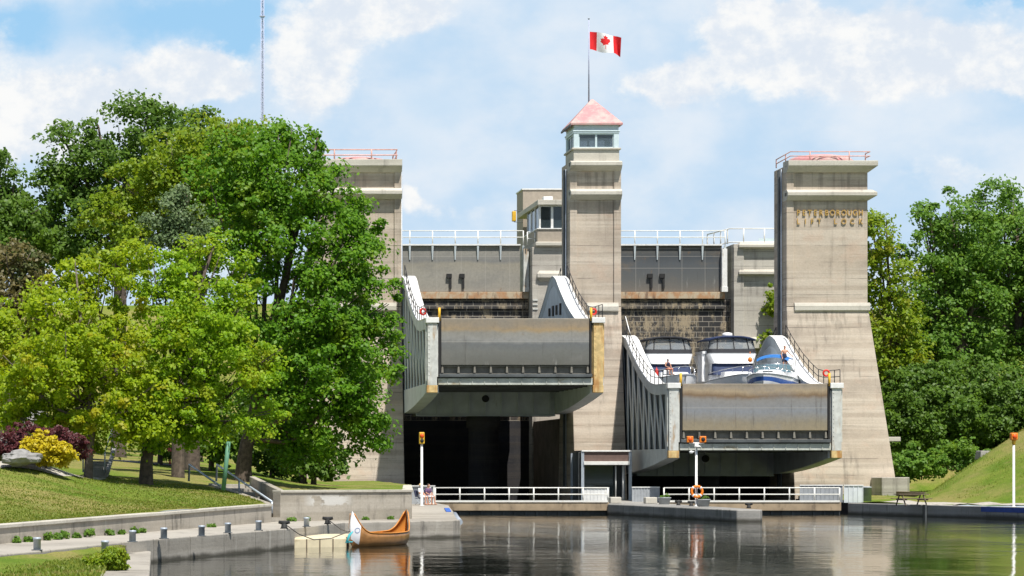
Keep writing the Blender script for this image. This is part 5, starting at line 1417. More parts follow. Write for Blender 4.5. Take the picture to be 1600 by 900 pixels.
# sport cruiser
def cruiser():
    L, beam = 8.6, 3.3
    x, y = WX(1205, 194.4), 194.4
    t = thing('motorboat', 'smaller white sport cruiser with bright blue canopy and blue hull band', 'boat', (x, y, wB - 0.1), R(-20), group='motorboats in the lowered chamber')
    deck = boat_hull(t, L, beam, 1.0, 1.25, 'boat_white', 'boat_blue', (0.30, 0.72))
    b = MB(); slab(b, 2.3, 1.5, -L / 2 + 1.3, 1.2, 1.02, 1.62, 1.5, 0.0, 0.5); b.build('cuddy', M['boat_white'], t, 0.05, local=True)
    b = MB(); b.box(-0.35, 0.35, -2.0, -1.4, 1.44, 1.52); b.build('deck_hatch', M['dark_glass'], t, local=True)
    b = MB(); slab(b, 3.1, 3.0, 0.9, 4.1, 1.0, 1.5, 0, 0, 0.3); b.build('cockpit', M['boat_white'], t, local=True)
    b = MB(); b.loft([[(-1.35, 0.5, 1.5), (-0.5, -0.1, 1.55), (0.5, -0.1, 1.55), (1.35, 0.5, 1.5), (1.4, 1.6, 1.5)], [(-1.2, 0.95, 2.05), (-0.45, 0.45, 2.1), (0.45, 0.45, 2.1), (1.2, 0.95, 2.05), (1.28, 1.7, 2.0)]], False, False); b.build('windshield', M['screen_glass'], t, local=True)
    b = MB(); b.tube([(-1.2, 0.95, 2.05), (-0.45, 0.45, 2.1), (0.45, 0.45, 2.1), (1.2, 0.95, 2.05), (1.28, 1.7, 2.0)], 0.03, 6)
    for a, c_ in (((-0.5, -0.1, 1.55), (-0.45, 0.45, 2.1)), ((0.5, -0.1, 1.55), (0.45, 0.45, 2.1))): b.tube([a, c_], 0.025, 6)
    b.build('windshield_frame', M['chrome'], t, local=True)
    b = MB(); b.smooth = True; rows = []
    for i in range(9):
        u = i / 8 * 2 - 1; rows.append([(u * 1.15, yy, 2.85 - 0.28 * abs(u) ** 2.4 - 0.04 * (yy - 2.2) ** 2) for yy in (0.9, 1.6, 2.4, 3.2)])
    b.loft(rows, False, False); o = b.build('bimini_top', M['blue_canvas'], t, local=True); s_ = o.modifiers.new('thick', 'SOLIDIFY'); s_.thickness = 0.07
    vb = MB(); vb.loft([[(r_[0][0], 0.88, r_[0][2] - 0.02) for r_ in rows], [(r_[0][0] * 0.99, 0.82, r_[0][2] - 0.2) for r_ in rows]], False, False); vo = vb.build('canopy_valance', M['blue_canvas'], t, local=True); vo.modifiers.new('thick', 'SOLIDIFY').thickness = 0.03
    for sx in (-1, 1):
        b = MB(); b.tube([(sx * 1.42, 2.2, 1.45), (sx * 1.38, 1.0, 2.55)], 0.025, 6); b.tube([(sx * 1.42, 2.2, 1.45), (sx * 1.38, 3.1, 2.5)], 0.025, 6); b.build('bimini_frame', M['chrome'], t, local=True)
    bow_rail(t, deck, 0.5, 14)
    for k in range(2):
        b = MB(); slab(b, 0.55, 0.5, 1.6, 2.1, 1.5, 2.0, 0, 0, 0.1); sh = b.build('seat', M['boat_white'], t, local=True); sh.location.x = -0.6 + 1.2 * k
    return t
cruiser()
for (px, py, Y), lab in (((1172, 562, 201), 'orange ball fender between the middle boat and the cruiser'), ((1026, 586, 199), 'red tube fender at the bow of the black canopied boat')):
    p = W(px, py, Y); b = MB(); b.ell(p, (0.17, 0.17, 0.2 if 'ball' in lab else 0.5)); b.tube([(p.x, p.y, p.z + 0.15), (p.x, p.y, p.z + 0.6)], 0.02, 5); single('fender', lab, 'fender', b, M['signal_orange'] if 'ball' in lab else M['red_paint'])

# ------------------------------------------------------------------ people
def person(label, base, rz, J, clothes, hair, hat=None, height=1.72, hold=None):
    """J: joint positions in metres (local, facing -Y). One remeshed body; clothes and hair are child parts."""
    t = thing('person', label, 'person', base, rz)
    V_ = {k: Vector(v) for k, v in J.items()}
    b = MB()
    def limb(pts_, rs):
        b.tube(pts_, rs, 10)
        for p, r_ in zip(pts_, rs): b.ell(p, r_, 10, 6)
    hd = V_['head']
    limb([V_['pelvis'], V_['waist'], V_['chest'], V_['neck0']], [0.145, 0.12, 0.15, 0.085])
    for s in ('l', 'r'):
        b.ell((V_['chest'] + V_['sh_' + s]) / 2 + Vector((0, 0, -0.02)), (0.11, 0.1, 0.1), 10, 6)
        limb([V_['sh_' + s], V_['el_' + s], V_['wr_' + s]], [0.058, 0.043, 0.029])
        limb([V_['hip_' + s], V_['kn_' + s], V_['an_' + s]], [0.088, 0.058, 0.04])
        an = V_['an_' + s]; toe = V_.get('toe_' + s, an + Vector((0, -0.17, -0.05)))
        limb([an + Vector((0, 0.03, -0.035)), an.lerp(toe, 0.55), toe], [0.04, 0.04, 0.026])
        wr = V_['wr_' + s]; fd = (wr - V_['el_' + s]).normalized(); sd = fd.cross(Vector((0, 1, 0.3))).normalized()
        palm = wr + fd * 0.05; limb([wr, palm, palm + fd * 0.035], [0.028, 0.036, 0.034])
        for k in range(4):
            q = palm + fd * 0.04 + sd * (k - 1.5) * 0.019; ln_ = (0.062, 0.075, 0.07, 0.052)[k]
            limb([q, q + fd * ln_ * 0.6, q + fd * ln_ * 0.9 + Vector((0, -0.02, -0.01))], [0.0095, 0.009, 0.008])
        limb([wr + fd * 0.02 + sd * 0.025, wr + fd * 0.05 + sd * 0.055, wr + fd * 0.085 + sd * 0.06], [0.012, 0.011, 0.009])
    limb([V_['neck0'], hd - Vector((0, -0.015, 0.08))], [0.058, 0.055])
    b.ell(hd, (0.077, 0.095, 0.115), 14, 10); b.ell(hd + Vector((0, -0.035, -0.06)), (0.055, 0.055, 0.055))
    b.ell(hd + Vector((0, -0.1, -0.012)), (0.014, 0.02, 0.022), 8, 6)
    for sx in (-1, 1): b.ell(hd + Vector((sx * 0.08, 0.005, -0.01)), (0.014, 0.022, 0.032), 8, 6)
    body = b.build('body', M['skin'], t, local=True)
    r_ = body.modifiers.new('skin', 'REMESH'); r_.mode = 'VOXEL'; r_.voxel_size = 0.013; r_.use_smooth_shade = True
    sm = body.modifiers.new('soft', 'SMOOTH'); sm.iterations = 2; sm.factor = 0.5
    e = MB()
    for sx in (-1, 1): e.ell(hd + Vector((sx * 0.031, -0.088, 0.012)), (0.011, 0.008, 0.008), 8, 6)
    e.build('eyes', M['hair_dark'], t, local=True)
    h_ = MB(); h_.ell(hd + Vector((0, 0.018, 0.028)), (0.086, 0.098, 0.105), 14, 8); h_.build('hair', M[hair], t, local=True)
    if hat:
        h_ = MB()
        if hat[0] == 'cap':
            h_.lathe(hd + Vector((0, 0.005, 0.03)), [(0.1, 0), (0.098, 0.05), (0.06, 0.1), (0.01, 0.112)], 16); h_.lathe(hd + Vector((0, -0.06, 0.035)), [(0.085, 0), (0.085, 0.012)], 14)
        else:
            h_.lathe(hd + Vector((0, 0.005, 0.03)), [(0.21, -0.01), (0.2, 0.012), (0.1, 0.02), (0.095, 0.1), (0.05, 0.125), (0.005, 0.128)], 18)
        h_.build('hat', M[hat[1]], t, local=True)
    for nm, mat, segs in clothes:
        c_ = MB()
        for pts_, rs in segs:
            pp = [V_[p] if isinstance(p, str) else Vector(p) for p in pts_]
            c_.tube(pp, rs, 12)
            for p, r2 in zip(pp, rs): c_.ell(p, r2 * 0.995, 12, 6)
        o = c_.build(nm, M[mat], t, local=True)
        r2 = o.modifiers.new('cloth', 'REMESH'); r2.mode = 'VOXEL'; r2.voxel_size = 0.016; r2.use_smooth_shade = True
    return t
def standing(h=1.72):
    return dict(pelvis=(0, 0, .95), waist=(0, -.01, 1.10), chest=(0, .0, 1.30), neck0=(0, .01, 1.45), head=(0, -.02, 1.61), sh_l=(-.18, .01, 1.40), sh_r=(.18, .01, 1.40),
                el_l=(-.25, .03, 1.13), el_r=(.34, -.05, 1.20), wr_l=(-.24, -.06, .90), wr_r=(.50, -.14, 1.02), hip_l=(-.09, 0, .90), hip_r=(.09, 0, .90), kn_l=(-.11, -.03, .50), kn_r=(.11, -.02, .50), an_l=(-.12, .02, .08), an_r=(.12, .02, .08))
def sitting(z=0.45):
    return dict(pelvis=(0, 0, z + .12), waist=(0, .0, z + .27), chest=(0, -.03, z + .47), neck0=(0, -.02, z + .62), head=(0, -.05, z + .78), sh_l=(-.17, -.02, z + .57), sh_r=(.17, -.02, z + .57),
                el_l=(-.24, -.08, z + .32), el_r=(.24, -.08, z + .32), wr_l=(-.13, -.28, z + .22), wr_r=(.13, -.28, z + .22), hip_l=(-.09, -.02, z + .09), hip_r=(.09, -.02, z + .09), kn_l=(-.12, -.43, z + .08), kn_r=(.12, -.43, z + .08),
                an_l=(-.12, -.42, 0.08), an_r=(.14, -.48, 0.08))
shorts = [('shorts', 'cloth_dark', [(['pelvis', 'waist'], [0.165, 0.14]), (['hip_l', (-.105, -.01, .62)], [0.11, 0.10]), (['hip_r', (.105, -.01, .62)], [0.11, 0.10])])]
pman = W(1226, 577.5, 195.0)
person('shirtless man in dark shorts standing on the cruiser foredeck', (pman.x, pman.y, pman.z), R(15), standing(), shorts, 'hair_dark')
b = MB(); b.box(pman.x - 0.5, pman.x + 0.5, pman.y - 0.5, pman.y + 0.5, pman.z - 0.5, pman.z - 0.012)
psit = W(1043, 597, 201.5)
sj = sitting(0.35)
person('woman in a white cap and dark top sitting on the boat bow', (psit.x, psit.y, wB + 1.42), R(25), sj, [('top', 'cloth_dark', [(['pelvis', 'waist', 'chest'], [0.165, 0.14, 0.165])]), ('shorts', 'cloth_peach', [(['hip_l', 'kn_l'], [0.1, 0.075]), (['hip_r', 'kn_r'], [0.1, 0.075])])], 'hair_dark', ('cap', 'cloth_white'))
b = MB(); b.rects([(psit.x - 0.35, psit.x + 0.35, psit.y - 0.2, psit.y + 0.35, wB + 1.42), (psit.x - 0.3, psit.x + 0.3, psit.y - 0.15, psit.y + 0.3, wB + 1.80)]); single('deck_cushion', 'white deck cushion under the woman in the white cap', 'cushion', b, M['boat_white'], 0.08)
# seated couple by the signal post
p1 = GX(655, 789, QT); p1.z = QT
def bench_chair(p, rz, lab):
    t = thing('folding_chair', lab, 'chair', tuple(p), rz, group='folding chairs on the quay')
    b = MB(); b.box(-0.25, 0.25, -0.25, 0.22, 0.40, 0.44); b.build('seat', M['cloth_dark'], t, local=True)
    b = MB(); b.beam((0, 0.22, 0.5), (0, 0.34, 0.92), 0.46, 0.03, up=(0, 1, 0)); b.build('backrest', M['cloth_dark'], t, local=True)
    for sx in (-0.24, 0.24):
        for ya, yb in ((-0.24, 0.26), (0.24, -0.26)):
            b = MB(); b.tube([(sx, ya, 0), (sx, yb, 0.45)], 0.014, 6); b.build('leg', M['galvanised'], t, local=True)
    b = MB(); b.torus((-0.28, 0.1, 0.24), 0.22, 0.018, 'y', 18, 6); return t
for q, rz, lab, hat, top, clab in ((p1 + Vector((0.08, 0.15, 0)), R(55), 'person in straw hat and white shirt seated by the signal post', ('brim', 'straw'), 'cloth_white', 'dark folding chair holding the person in a straw hat'),
                                   (p1 + Vector((0.62, 0.75, 0)), R(40), 'person in purple top and pale shorts seated behind the signal post', None, 'cloth_purple', 'dark folding chair holding the person in a purple top')):
    bench_chair(q, rz, clab)
    person(lab, tuple(q), rz, sitting(0.42), [('shirt', top, [(['pelvis', 'waist', 'chest'], [0.17, 0.15, 0.17]), (['sh_l', (-.22, -.05, .83)], [0.075, 0.07]), (['sh_r', (.22, -.05, .83)], [0.075, 0.07])]), ('shorts', 'cloth_white', [(['hip_l', (-.115, -.36, .50)], [0.105, 0.085]), (['hip_r', (.115, -.36, .50)], [0.105, 0.085])])], 'hair_dark', hat)

# ------------------------------------------------------------------ picnic table, right-bank bits
pt = GX(1424, 786, 0.85)
t = thing('picnic_table', 'dark wooden picnic table on the right bank', 'picnic table', (pt.x, pt.y, ground_z(pt.x, pt.y)), R(8))
b = MB()
for k in range(5): b.box(-1.0, 1.0, -0.4 + k * 0.165, -0.25 + k * 0.165, 0.70, 0.75)
b.build('tabletop', M['old_wood'], t, local=True)
for sy in (-1, 1):
    b = MB(); b.box(-1.0, 1.0, sy * 0.75 - 0.14, sy * 0.75 + 0.14, 0.42, 0.46); b.build('seat', M['old_wood'], t, local=True)
for sx in (-0.7, 0.7):
    for sy in (-1, 1):
        b = MB(); b.beam((sx, sy * 0.75, 0), (sx, sy * 0.2, 0.7), 0.05, 0.09); b.build('leg', M['old_wood'], t, local=True)
    b = MB(); b.beam((sx + 0.05, -0.8, 0.38), (sx + 0.05, 0.8, 0.38), 0.05, 0.09); b.build('brace', M['old_wood'], t, local=True)
a = W(1400, 772, 197); c_ = W(1480, 773, 190)
b = MB(); b.loft([[(a.x, a.y, 0.5), (a.x + 0.3, a.y + 0.4, 0.5), (a.x + 0.3, a.y + 0.4, 1.35), (a.x, a.y, 1.35)], [(c_.x, c_.y, 0.8), (c_.x + 0.3, c_.y + 0.4, 0.8), (c_.x + 0.3, c_.y + 0.4, 1.28), (c_.x, c_.y, 1.28)]]); single('kerb_wall', 'low brown tapering wall behind the picnic table', 'wall', b, M['old_wood'], 0.03)
q0 = W(1403, 778, 200)
t = thing('wing_wall', 'short concrete wing wall at the right foot of the lettered tower', 'wall', (q0.x, 200, 0.5))
b = MB(); b.prism([(q0.x - 1.2, 200), (WX(1418, 200), 200), (WX(1427, 202), 203), (q0.x - 1.2, 203)], 0.3, WZ(746, 200)); b.build('wall', M['abutment_concrete'], t, bevel=0.05)
pg = W(1546, 722, 190); 
t = thing('hillside_outfall', 'small concrete outfall slab on the grassy right slope', 'outfall', (pg.x, 190, ground_z(pg.x, 190)))
zg = ground_z(pg.x, 190); b = MB(); b.rects([(pg.x - 0.9, pg.x + 0.9, 189.2, 190.6, zg - 0.5), (pg.x - 0.8, pg.x + 0.8, 189.3, 190.5, zg + 0.12)]); b.build('slab', M['pier_concrete'], t, bevel=0.05)

# ------------------------------------------------------------------ rocks, red chairs, green pole, hillside steps, car
def rock(label, c_, r_, seed, mat='stone_grey'):
    me = bpy.data.meshes.new('boulder'); bm = bmesh.new(); bmesh.ops.create_icosphere(bm, subdivisions=4, radius=1)
    for v in bm.verts:
        p = v.co.copy(); k = 1 + 0.28 * mnoise.noise(p * 1.3 + Vector((seed, 0, 0))) + 0.10 * mnoise.noise(p * 4 + Vector((0, seed, 0)))
        p = Vector((round(p.x * 2.2) / 2.2 * 0.25 + p.x * 0.75, p.y, round(p.z * 1.7) / 1.7 * 0.35 + p.z * 0.65)) * k
        v.co = Vector((p.x * r_[0], p.y * r_[1], p.z * r_[2]))
    bm.to_mesh(me); bm.free(); me.materials.append(M[mat])
    o = bpy.data.objects.new('boulder', me); COL.objects.link(o); o.location = c_
    tag(o, label, 'boulder', 'boulders in the shrub bed'); return o
def gpoint(px, Y): x = WX(px, Y); return Vector((x, Y, ground_z(x, Y)))
q = gpoint(32, 111); rock('flat grey boulder in front of the yellow shrub', (q.x, q.y, WZ(716, 111)), (0.85, 0.7, 0.32), 1.0)
q = gpoint(60, 130); rock('pale jagged boulder behind the purple shrub', (q.x, q.y, WZ(668, 130)), (0.8, 0.8, 0.8), 4.0)
q = gpoint(-2, 119); rock('dark boulder at the left end of the shrub bed', (q.x, q.y, WZ(700, 119)), (0.6, 0.6, 0.4), 7.0)

def red_chair(p, rz, lab):
    t = thing('garden_chair', lab, 'chair', tuple(p), rz, group='red garden chairs under the trees')
    b = MB()
    for k in range(5): b.beam((-0.28 + k * 0.14, 0.25, 0.25), (-0.28 + k * 0.14 * 1.0, 0.55, 1.0 - 0.03 * abs(k - 2)), 0.12, 0.025, up=(0, 1, 0))
    b.build('backrest', M['red_paint'], t, local=True)
    b = MB(); b.loft([[(-0.32, -0.35, 0.36), (0.32, -0.35, 0.36), (0.32, 0.28, 0.24), (-0.32, 0.28, 0.24)], [(-0.32, -0.35, 0.39), (0.32, -0.35, 0.39), (0.32, 0.28, 0.27), (-0.32, 0.28, 0.27)]]); b.build('seat', M['red_paint'], t, local=True)
    for sx in (-0.38, 0.38):
        b = MB(); b.box(sx - 0.08, sx + 0.08, -0.42, 0.38, 0.56, 0.585); b.build('armrest', M['red_paint'], t, local=True)
        for ya in (-0.36, 0.3):
            b = MB(); b.box(sx - 0.03, sx + 0.03, ya - 0.05, ya + 0.05, -0.15, 0.56); b.build('leg', M['red_paint'], t, local=True)
for px, Y, rz, lab in ((277, 160, R(65), 'red wooden garden chair standing nearest the thick tree trunk'), (287, 163, R(-60), 'red wooden garden chair half hidden behind a dark trunk')):
    q = gpoint(px, Y); q.z = WZ(722, Y); red_chair((q.x, Y, ground_z(q.x, Y) + 0.1), rz, lab)
b = MB(); b.tube([W(349, 766, 121), W(357, 690, 121)], 0.10, 8); single('leaning_pole', 'green leaning pole on the lawn beside the steps', 'pole', b, M['green_post'])
t = thing('garden_steps', 'stone garden steps with two railings climbing beside the yellow shrub', 'stairs', gpoint(150, 124))
Yg = 124.0; b = MB()
for k in range(4):
    ya = Yg + k * 0.7; x = WX(148, Yg) + k * 0.04; z = WZ(738, Yg) + (k + 1) * 0.13
    b.box(x - 0.5, x + 0.5, ya, ya + 6 - k * 0.7, z - 0.5, z)
b.build('steps', M['stone_grey'], t, bevel=0.02)
for px, top in ((130, 690), (164, 698)):
    x = WX(px, Yg); z = WZ(738, Yg)
    b = MB(); b.tube([(x, Yg - 0.2, z), (x, Yg - 0.2, z + 0.95), (x + 0.25, Yg + 4.5, z + 2.0), (x + 0.25, Yg + 4.5, z + 1.0)], 0.035, 6); b.build('handrail', M['galvanised'], t)
b = MB(); xk = WX(168, Yg); b.beam((xk, Yg - 0.4, WZ(738, Yg)), (xk + 0.25, Yg + 5, WZ(738, Yg) + 1.15), 0.15, 0.2); b.build('side_kerb', M['stone_grey'], t)
# parked car at the far left on the slope
pc_ = Vector((WX(2, 152), 152, 0)); gz = ground_z(pc_.x, 152)
t = thing('parked_car', 'dark parked car half out of view at the left edge', 'car', (pc_.x - 1.4, 152, gz + 0.25), R(90))
b = MB(); slab(b, 1.75, 1.7, -2.2, 2.2, 0.3, 0.85, 0.05, 0.05, 0.35); b.build('body', M['car_paint'], t, 0.08, local=True)
b = MB(); slab(b, 1.6, 1.2, -1.1, 1.7, 0.85, 1.42, 0.7, 0.5, 0.3); b.build('cabin', M['dark_glass'], t, 0.05, local=True)
b = MB(); slab(b, 1.22, 1.1, -0.35, 1.1, 1.42, 1.47, 0.1, 0.1, 0.2); b.build('roof', M['car_paint'], t, local=True)
for sx in (-0.86, 0.86):
    for yy in (-1.4, 1.4):
        b = MB(); b.smooth = True; b.loft([[(sx - 0.1, yy + r_ * math.cos(a_), 0.3 + r_ * math.sin(a_)) for a_ in [2 * math.pi * k / 18 for k in range(18)] for r_ in (0.31,)], [(sx + 0.1, yy + 0.31 * math.cos(a_), 0.3 + 0.31 * math.sin(a_)) for a_ in [2 * math.pi * k / 18 for k in range(18)]]]); b.build('wheel', M['black_rubber'], t, local=True)
# road and footpath patches on the left slope
def ribbon(name, pts_, w, mat, lift=0.03):
    b = MB(); b.smooth = True; rows = []
    pts_ = [Vector(p) for p in pts_]
    fine_ = []
    for i in range(len(pts_) - 1):
        for q in range(10): fine_.append(pts_[i].lerp(pts_[i + 1], q / 10))
    fine_.append(pts_[-1])
    for i, p in enumerate(fine_):
        d_ = (fine_[min(i + 1, len(fine_) - 1)] - fine_[max(i - 1, 0)]).normalized(); nn = Vector((-d_.y, d_.x))
        rows.append([((p + nn * w * k).x, (p + nn * w * k).y, ground_z(*(p + nn * w * k)) + lift) for k in (-.5, -.25, 0, .25, .5)])
    b.loft(rows, False, False); tag(b.build(name, M[mat]), kind='structure')
ribbon('path', [(-16, 106), (-8.5, 110.5), (-4.7, 113), (-3.9, 116.5), (-3.0, 123.5)], 1.5, 'gravel')
ribbon('road', [(-30, 148), (-8, 153), (0, 160)], 4.5, 'asphalt')

# ------------------------------------------------------------------ mast
Ym = 800.0; xm_ = WX(410, Ym)
t = thing('radio_mast', 'tall slender blue grey lattice mast rising far behind the trees', 'mast', (xm_, Ym, 10))
zt_ = 160.0; s_ = 0.42
legs = [(xm_ - s_, Ym - 0.3), (xm_ + s_, Ym - 0.3), (xm_, Ym + 0.5)]
for lx, ly in legs:
    b = MB(); b.tube([(lx, ly, 10), (lx, ly, zt_)], 0.11, 5); b.build('leg', M['mast_metal'], t)
b = MB(); z = 12.0; k = 0
while z < zt_ - 1.5:
    for i in range(3):
        p, q = legs[i], legs[(i + 1) % 3]
        b.tube([(p[0], p[1], z), (q[0], q[1], z)], 0.07, 4, False); b.tube([(p[0], p[1], z), (q[0], q[1], z + 1.5)] if k % 2 else [(q[0], q[1], z), (p[0], p[1], z + 1.5)], 0.07, 4, False)
    z += 1.5; k += 1
b.build('lattice', M['mast_metal'], t)
z = WZ(26, Ym); b = MB(); b.box(xm_ - 0.8, xm_ + 0.8, Ym - 0.6, Ym + 0.6, z, z + 0.25); b.build('platform', M['mast_metal'], t)

# ------------------------------------------------------------------ trees
def tree(name, label, cat, trunk_px, Y, lobes, mat, leaf=0.2, rc=0.8, nper=95, trunk_r=0.3, bark='bark', group=None, dens=1.0, flat=0.72, up=0.5, fill=0.32, trunk_base=None, depth=1.0, big=1.15, rag=0.16):
    """lobes: (px, py, rx, ry[, dY]) masses of the crown as they show in the photo, given real depth at distance Y."""
    bx = WX(trunk_px, Y)
    bz = ground_z(bx, Y) - 0.1 if trunk_base is None else WZ(trunk_base, Y)
    t = thing(name, label, cat, (bx, Y, bz), group=group)
    m_ = Y / F
    if cat == 'tree': rc *= big; leaf *= 0.88; nper = int(nper * big * big * 1.05); flat = max(flat, 0.72)
    cen, rad = [], []; limbs = []
    for lb in lobes:
        px, py, rx, ry = lb[:4]; dy = lb[4] if len(lb) > 4 else 0.0
        c_ = np.array([WX(px, Y), Y + dy, WZ(py, Y)]); r3 = np.array([rx * m_, (rx + ry) / 2 * m_ * depth, ry * m_])
        limbs.append((Vector(c_), r3.mean()))
        area = 4 * math.pi * ((r3[0] * r3[1]) ** 1.6 / 3 + (r3[0] * r3[2]) ** 1.6 / 3 + (r3[1] * r3[2]) ** 1.6 / 3) ** (1 / 1.6)
        n_ = max(4, int(dens * area / (1.5 * rc * rc)))
        d_ = rng.normal(size=(n_, 3)); d_ /= np.linalg.norm(d_, axis=1)[:, None]
        q_ = np.where(rng.random(n_) < fill, rng.random(n_) ** 0.5 * 0.8, 0.82 + 0.22 * rng.random(n_))
        out_ = rng.random(n_) < rag                      # sprays that stick out of the outline
        q_ = np.where(out_, 1.05 + 0.28 * rng.random(n_), q_)
        keep = rng.random(n_) < 0.86
        rr_ = np.where(out_, rc * (0.3 + 0.3 * rng.random(n_)), rc * (0.45 + 0.85 * rng.random(n_)))
        cen.append((c_ + d_ * r3 * q_[:, None])[keep]); rad.append(rr_[keep])
    V, r_ = leaf_cloud(np.concatenate(cen), np.concatenate(rad), nper, leaf, flat, up)
    tb = MB()
    top = min(limbs, key=lambda q: (q[0].x - bx) ** 2 * 0.5 + abs(q[0].z - (bz + 5)))
    mz = sum(q[0].z for q in limbs) / len(limbs); lowz = min(q[0].z - q[1] * 0.6 for q in limbs)
    fork = Vector((bx + 0.15, Y, max(bz + 1.0, min(mz, lowz + 0.8))))
    crown_top = Vector((sum(q[0].x for q in limbs) / len(limbs), Y, max(q[0].z for q in limbs)))
    tb.tube([(bx, Y, bz - 0.3), (bx, Y, bz + 0.2), (bx + 0.03, Y, (bz + fork.z) / 2), fork, fork.lerp(crown_top, 0.5), crown_top], [trunk_r * 1.5, trunk_r * 1.12, trunk_r * 0.95, trunk_r * 0.85, trunk_r * 0.5, trunk_r * 0.12], 12)
    if cat == 'shrub':
        tb = MB(); tb.tube([(bx, Y, bz - 0.1), (bx, Y, (bz + mz) / 2)], [trunk_r, trunk_r * 0.6], 6); limbs = []
    tb.build('trunk', M[bark], t)
    lm = MB()
    for c_, rr in limbs:
        st = fork.lerp(crown_top, random.uniform(0.0, 0.35)); md = st.lerp(c_, 0.5) + Vector((random.uniform(-.4, .4), random.uniform(-.4, .4), -0.12 * (c_ - st).length))
        lm.tube([st, md, c_], [trunk_r * 0.42, trunk_r * 0.28, trunk_r * 0.1], 7)
        for k in range(4):
            e = c_ + Vector((random.uniform(-1, 1), random.uniform(-1, 1), random.uniform(-.3, 1))) * rr * 0.85
            lm.tube([md.lerp(c_, 0.5), md.lerp(e, 0.6), e], [trunk_r * 0.15, trunk_r * 0.1, 0.02], 5)
    if limbs: lm.build('limbs', M[bark], t)
    leaf_object('crown', V, r_, M[mat], t)
    return t
LG = 'trees on the left lawn'
tree('maple_tree', 'young yellow green maple with slim trunk, nearest the yellow shrub', 'tree', 138, 120, [(120, 610, 100, 65), (50, 640, 55, 42), (30, 580, 45, 38), (185, 560, 60, 60, 0.5), (105, 515, 75, 55), (165, 450, 60, 45, 1), (215, 640, 60, 48, -1), (95, 570, 70, 55, -2), (75, 470, 38, 32, 1), (150, 670, 80, 28), (195, 405, 34, 24, 1), (125, 425, 32, 24, 1), (10, 655, 35, 22)],
     'leaf_yellow', 0.17, 0.62, 80, 0.19, 'bark_grey', LG, dens=1.0, rag=0.22)
tree('maple_tree', 'yellow green maple with thick dark trunk in the middle of the lawn', 'tree', 228, 122, [(290, 485, 75, 65), (345, 565, 70, 60, -0.5), (260, 430, 55, 38, 1), (395, 590, 42, 34), (270, 620, 75, 50, -1), (335, 668, 75, 32), (375, 480, 34, 46, 1), (325, 405, 48, 30, 1), (412, 655, 30, 22), (300, 545, 65, 60, -1.5), (250, 690, 50, 20), (330, 382, 26, 16, 1), (380, 425, 24, 22, 1), (425, 560, 22, 16)],
     'leaf_fresh', 0.17, 0.62, 80, 0.30, 'bark', LG, dens=1.0, rag=0.22)
tree('maple_tree', 'big bright green maple hiding the left lock tower', 'tree', 380, 138, [(430, 285, 85, 75), (503, 300, 48, 42), (370, 270, 80, 60), (440, 215, 60, 28, 1), (476, 240, 30, 30, 1), (470, 390, 100, 75, -1), (550, 400, 50, 50), (545, 480, 60, 55, -1), (460, 490, 90, 80, -1.5), (575, 545, 50, 45), (500, 590, 90, 70, -2), (565, 610, 45, 50, -1), (510, 670, 75, 50, -1), (575, 680, 30, 35), (400, 360, 80, 70), (440, 640, 60, 70), (470, 700, 50, 30), (565, 345, 30, 35), (590, 500, 30, 30)],
     'leaf_maple', 0.2, 0.75, 85, 0.42, 'bark', LG)
tree('maple_tree', 'tall olive green maple crown rising behind the yellow maples', 'tree', 300, 150, [(330, 240, 75, 48), (270, 265, 65, 55), (220, 310, 55, 55), (300, 310, 80, 60), (190, 370, 60, 50), (350, 330, 60, 70), (385, 235, 50, 40)],
     'leaf_lime', 0.22, 0.85, 75, 0.4, 'bark', LG)
tree('broadleaf_tree', 'tall dark green tree topping the left tree group', 'tree', 185, 168, [(205, 225, 65, 68), (165, 270, 70, 60), (120, 275, 50, 50), (100, 220, 22, 25), (150, 350, 90, 70), (215, 310, 60, 60), (95, 330, 55, 60), (90, 400, 70, 50), (240, 195, 40, 30)],
     'leaf_dark', 0.26, 1.0, 75, 0.45, 'bark', LG)
tree('broadleaf_tree', 'dark tree peak just left of the radio mast', 'tree', 308, 182, [(308, 195, 32, 22), (290, 225, 40, 30), (330, 230, 40, 30), (310, 300, 60, 70)], 'leaf_dark', 0.26, 0.9, 75, 0.35, 'bark', LG)
tree('conifer_tree', 'dark conifer cut off by the left edge of the view', 'tree', -8, 165, [(-2, 255, 16, 28), (5, 290, 28, 25), (-10, 330, 50, 45), (20, 360, 60, 45), (-20, 400, 70, 50)], 'leaf_dark', 0.24, 0.75, 80, 0.4, 'bark', LG, up=0.3)
tree('broadleaf_tree', 'fresh green tree between the conifer and the dark tree', 'tree', 60, 172, [(55, 345, 45, 40), (30, 385, 50, 45), (75, 390, 40, 45)], 'leaf_maple', 0.25, 0.85, 75, 0.35, 'bark', LG)
tree('spruce_tree', 'blue grey spruce between the maple crowns', 'tree', 278, 135, [(284, 308, 16, 16), (278, 330, 34, 18), (262, 352, 44, 16), (300, 358, 40, 14), (282, 378, 52, 16)], 'leaf_spruce', 0.14, 0.6, 110, 0.3, 'bark', LG, up=0.2)
tree('broadleaf_tree', 'russet tinged tree at the left edge above the yellow maple', 'tree', 15, 132, [(20, 420, 45, 40), (-5, 460, 50, 45), (50, 460, 40, 35), (10, 500, 60, 40)], 'leaf_russet', 0.2, 0.7, 80, 0.28, 'bark', LG)
tree('broadleaf_tree', 'orange yellow leaved tree cut off by the left edge', 'tree', -30, 124, [(-10, 500, 30, 35), (-5, 550, 35, 45), (-20, 610, 40, 40)], 'leaf_yellow', 0.18, 0.6, 80, 0.2, 'bark', LG)
UG = 'dark understory behind the lawn'
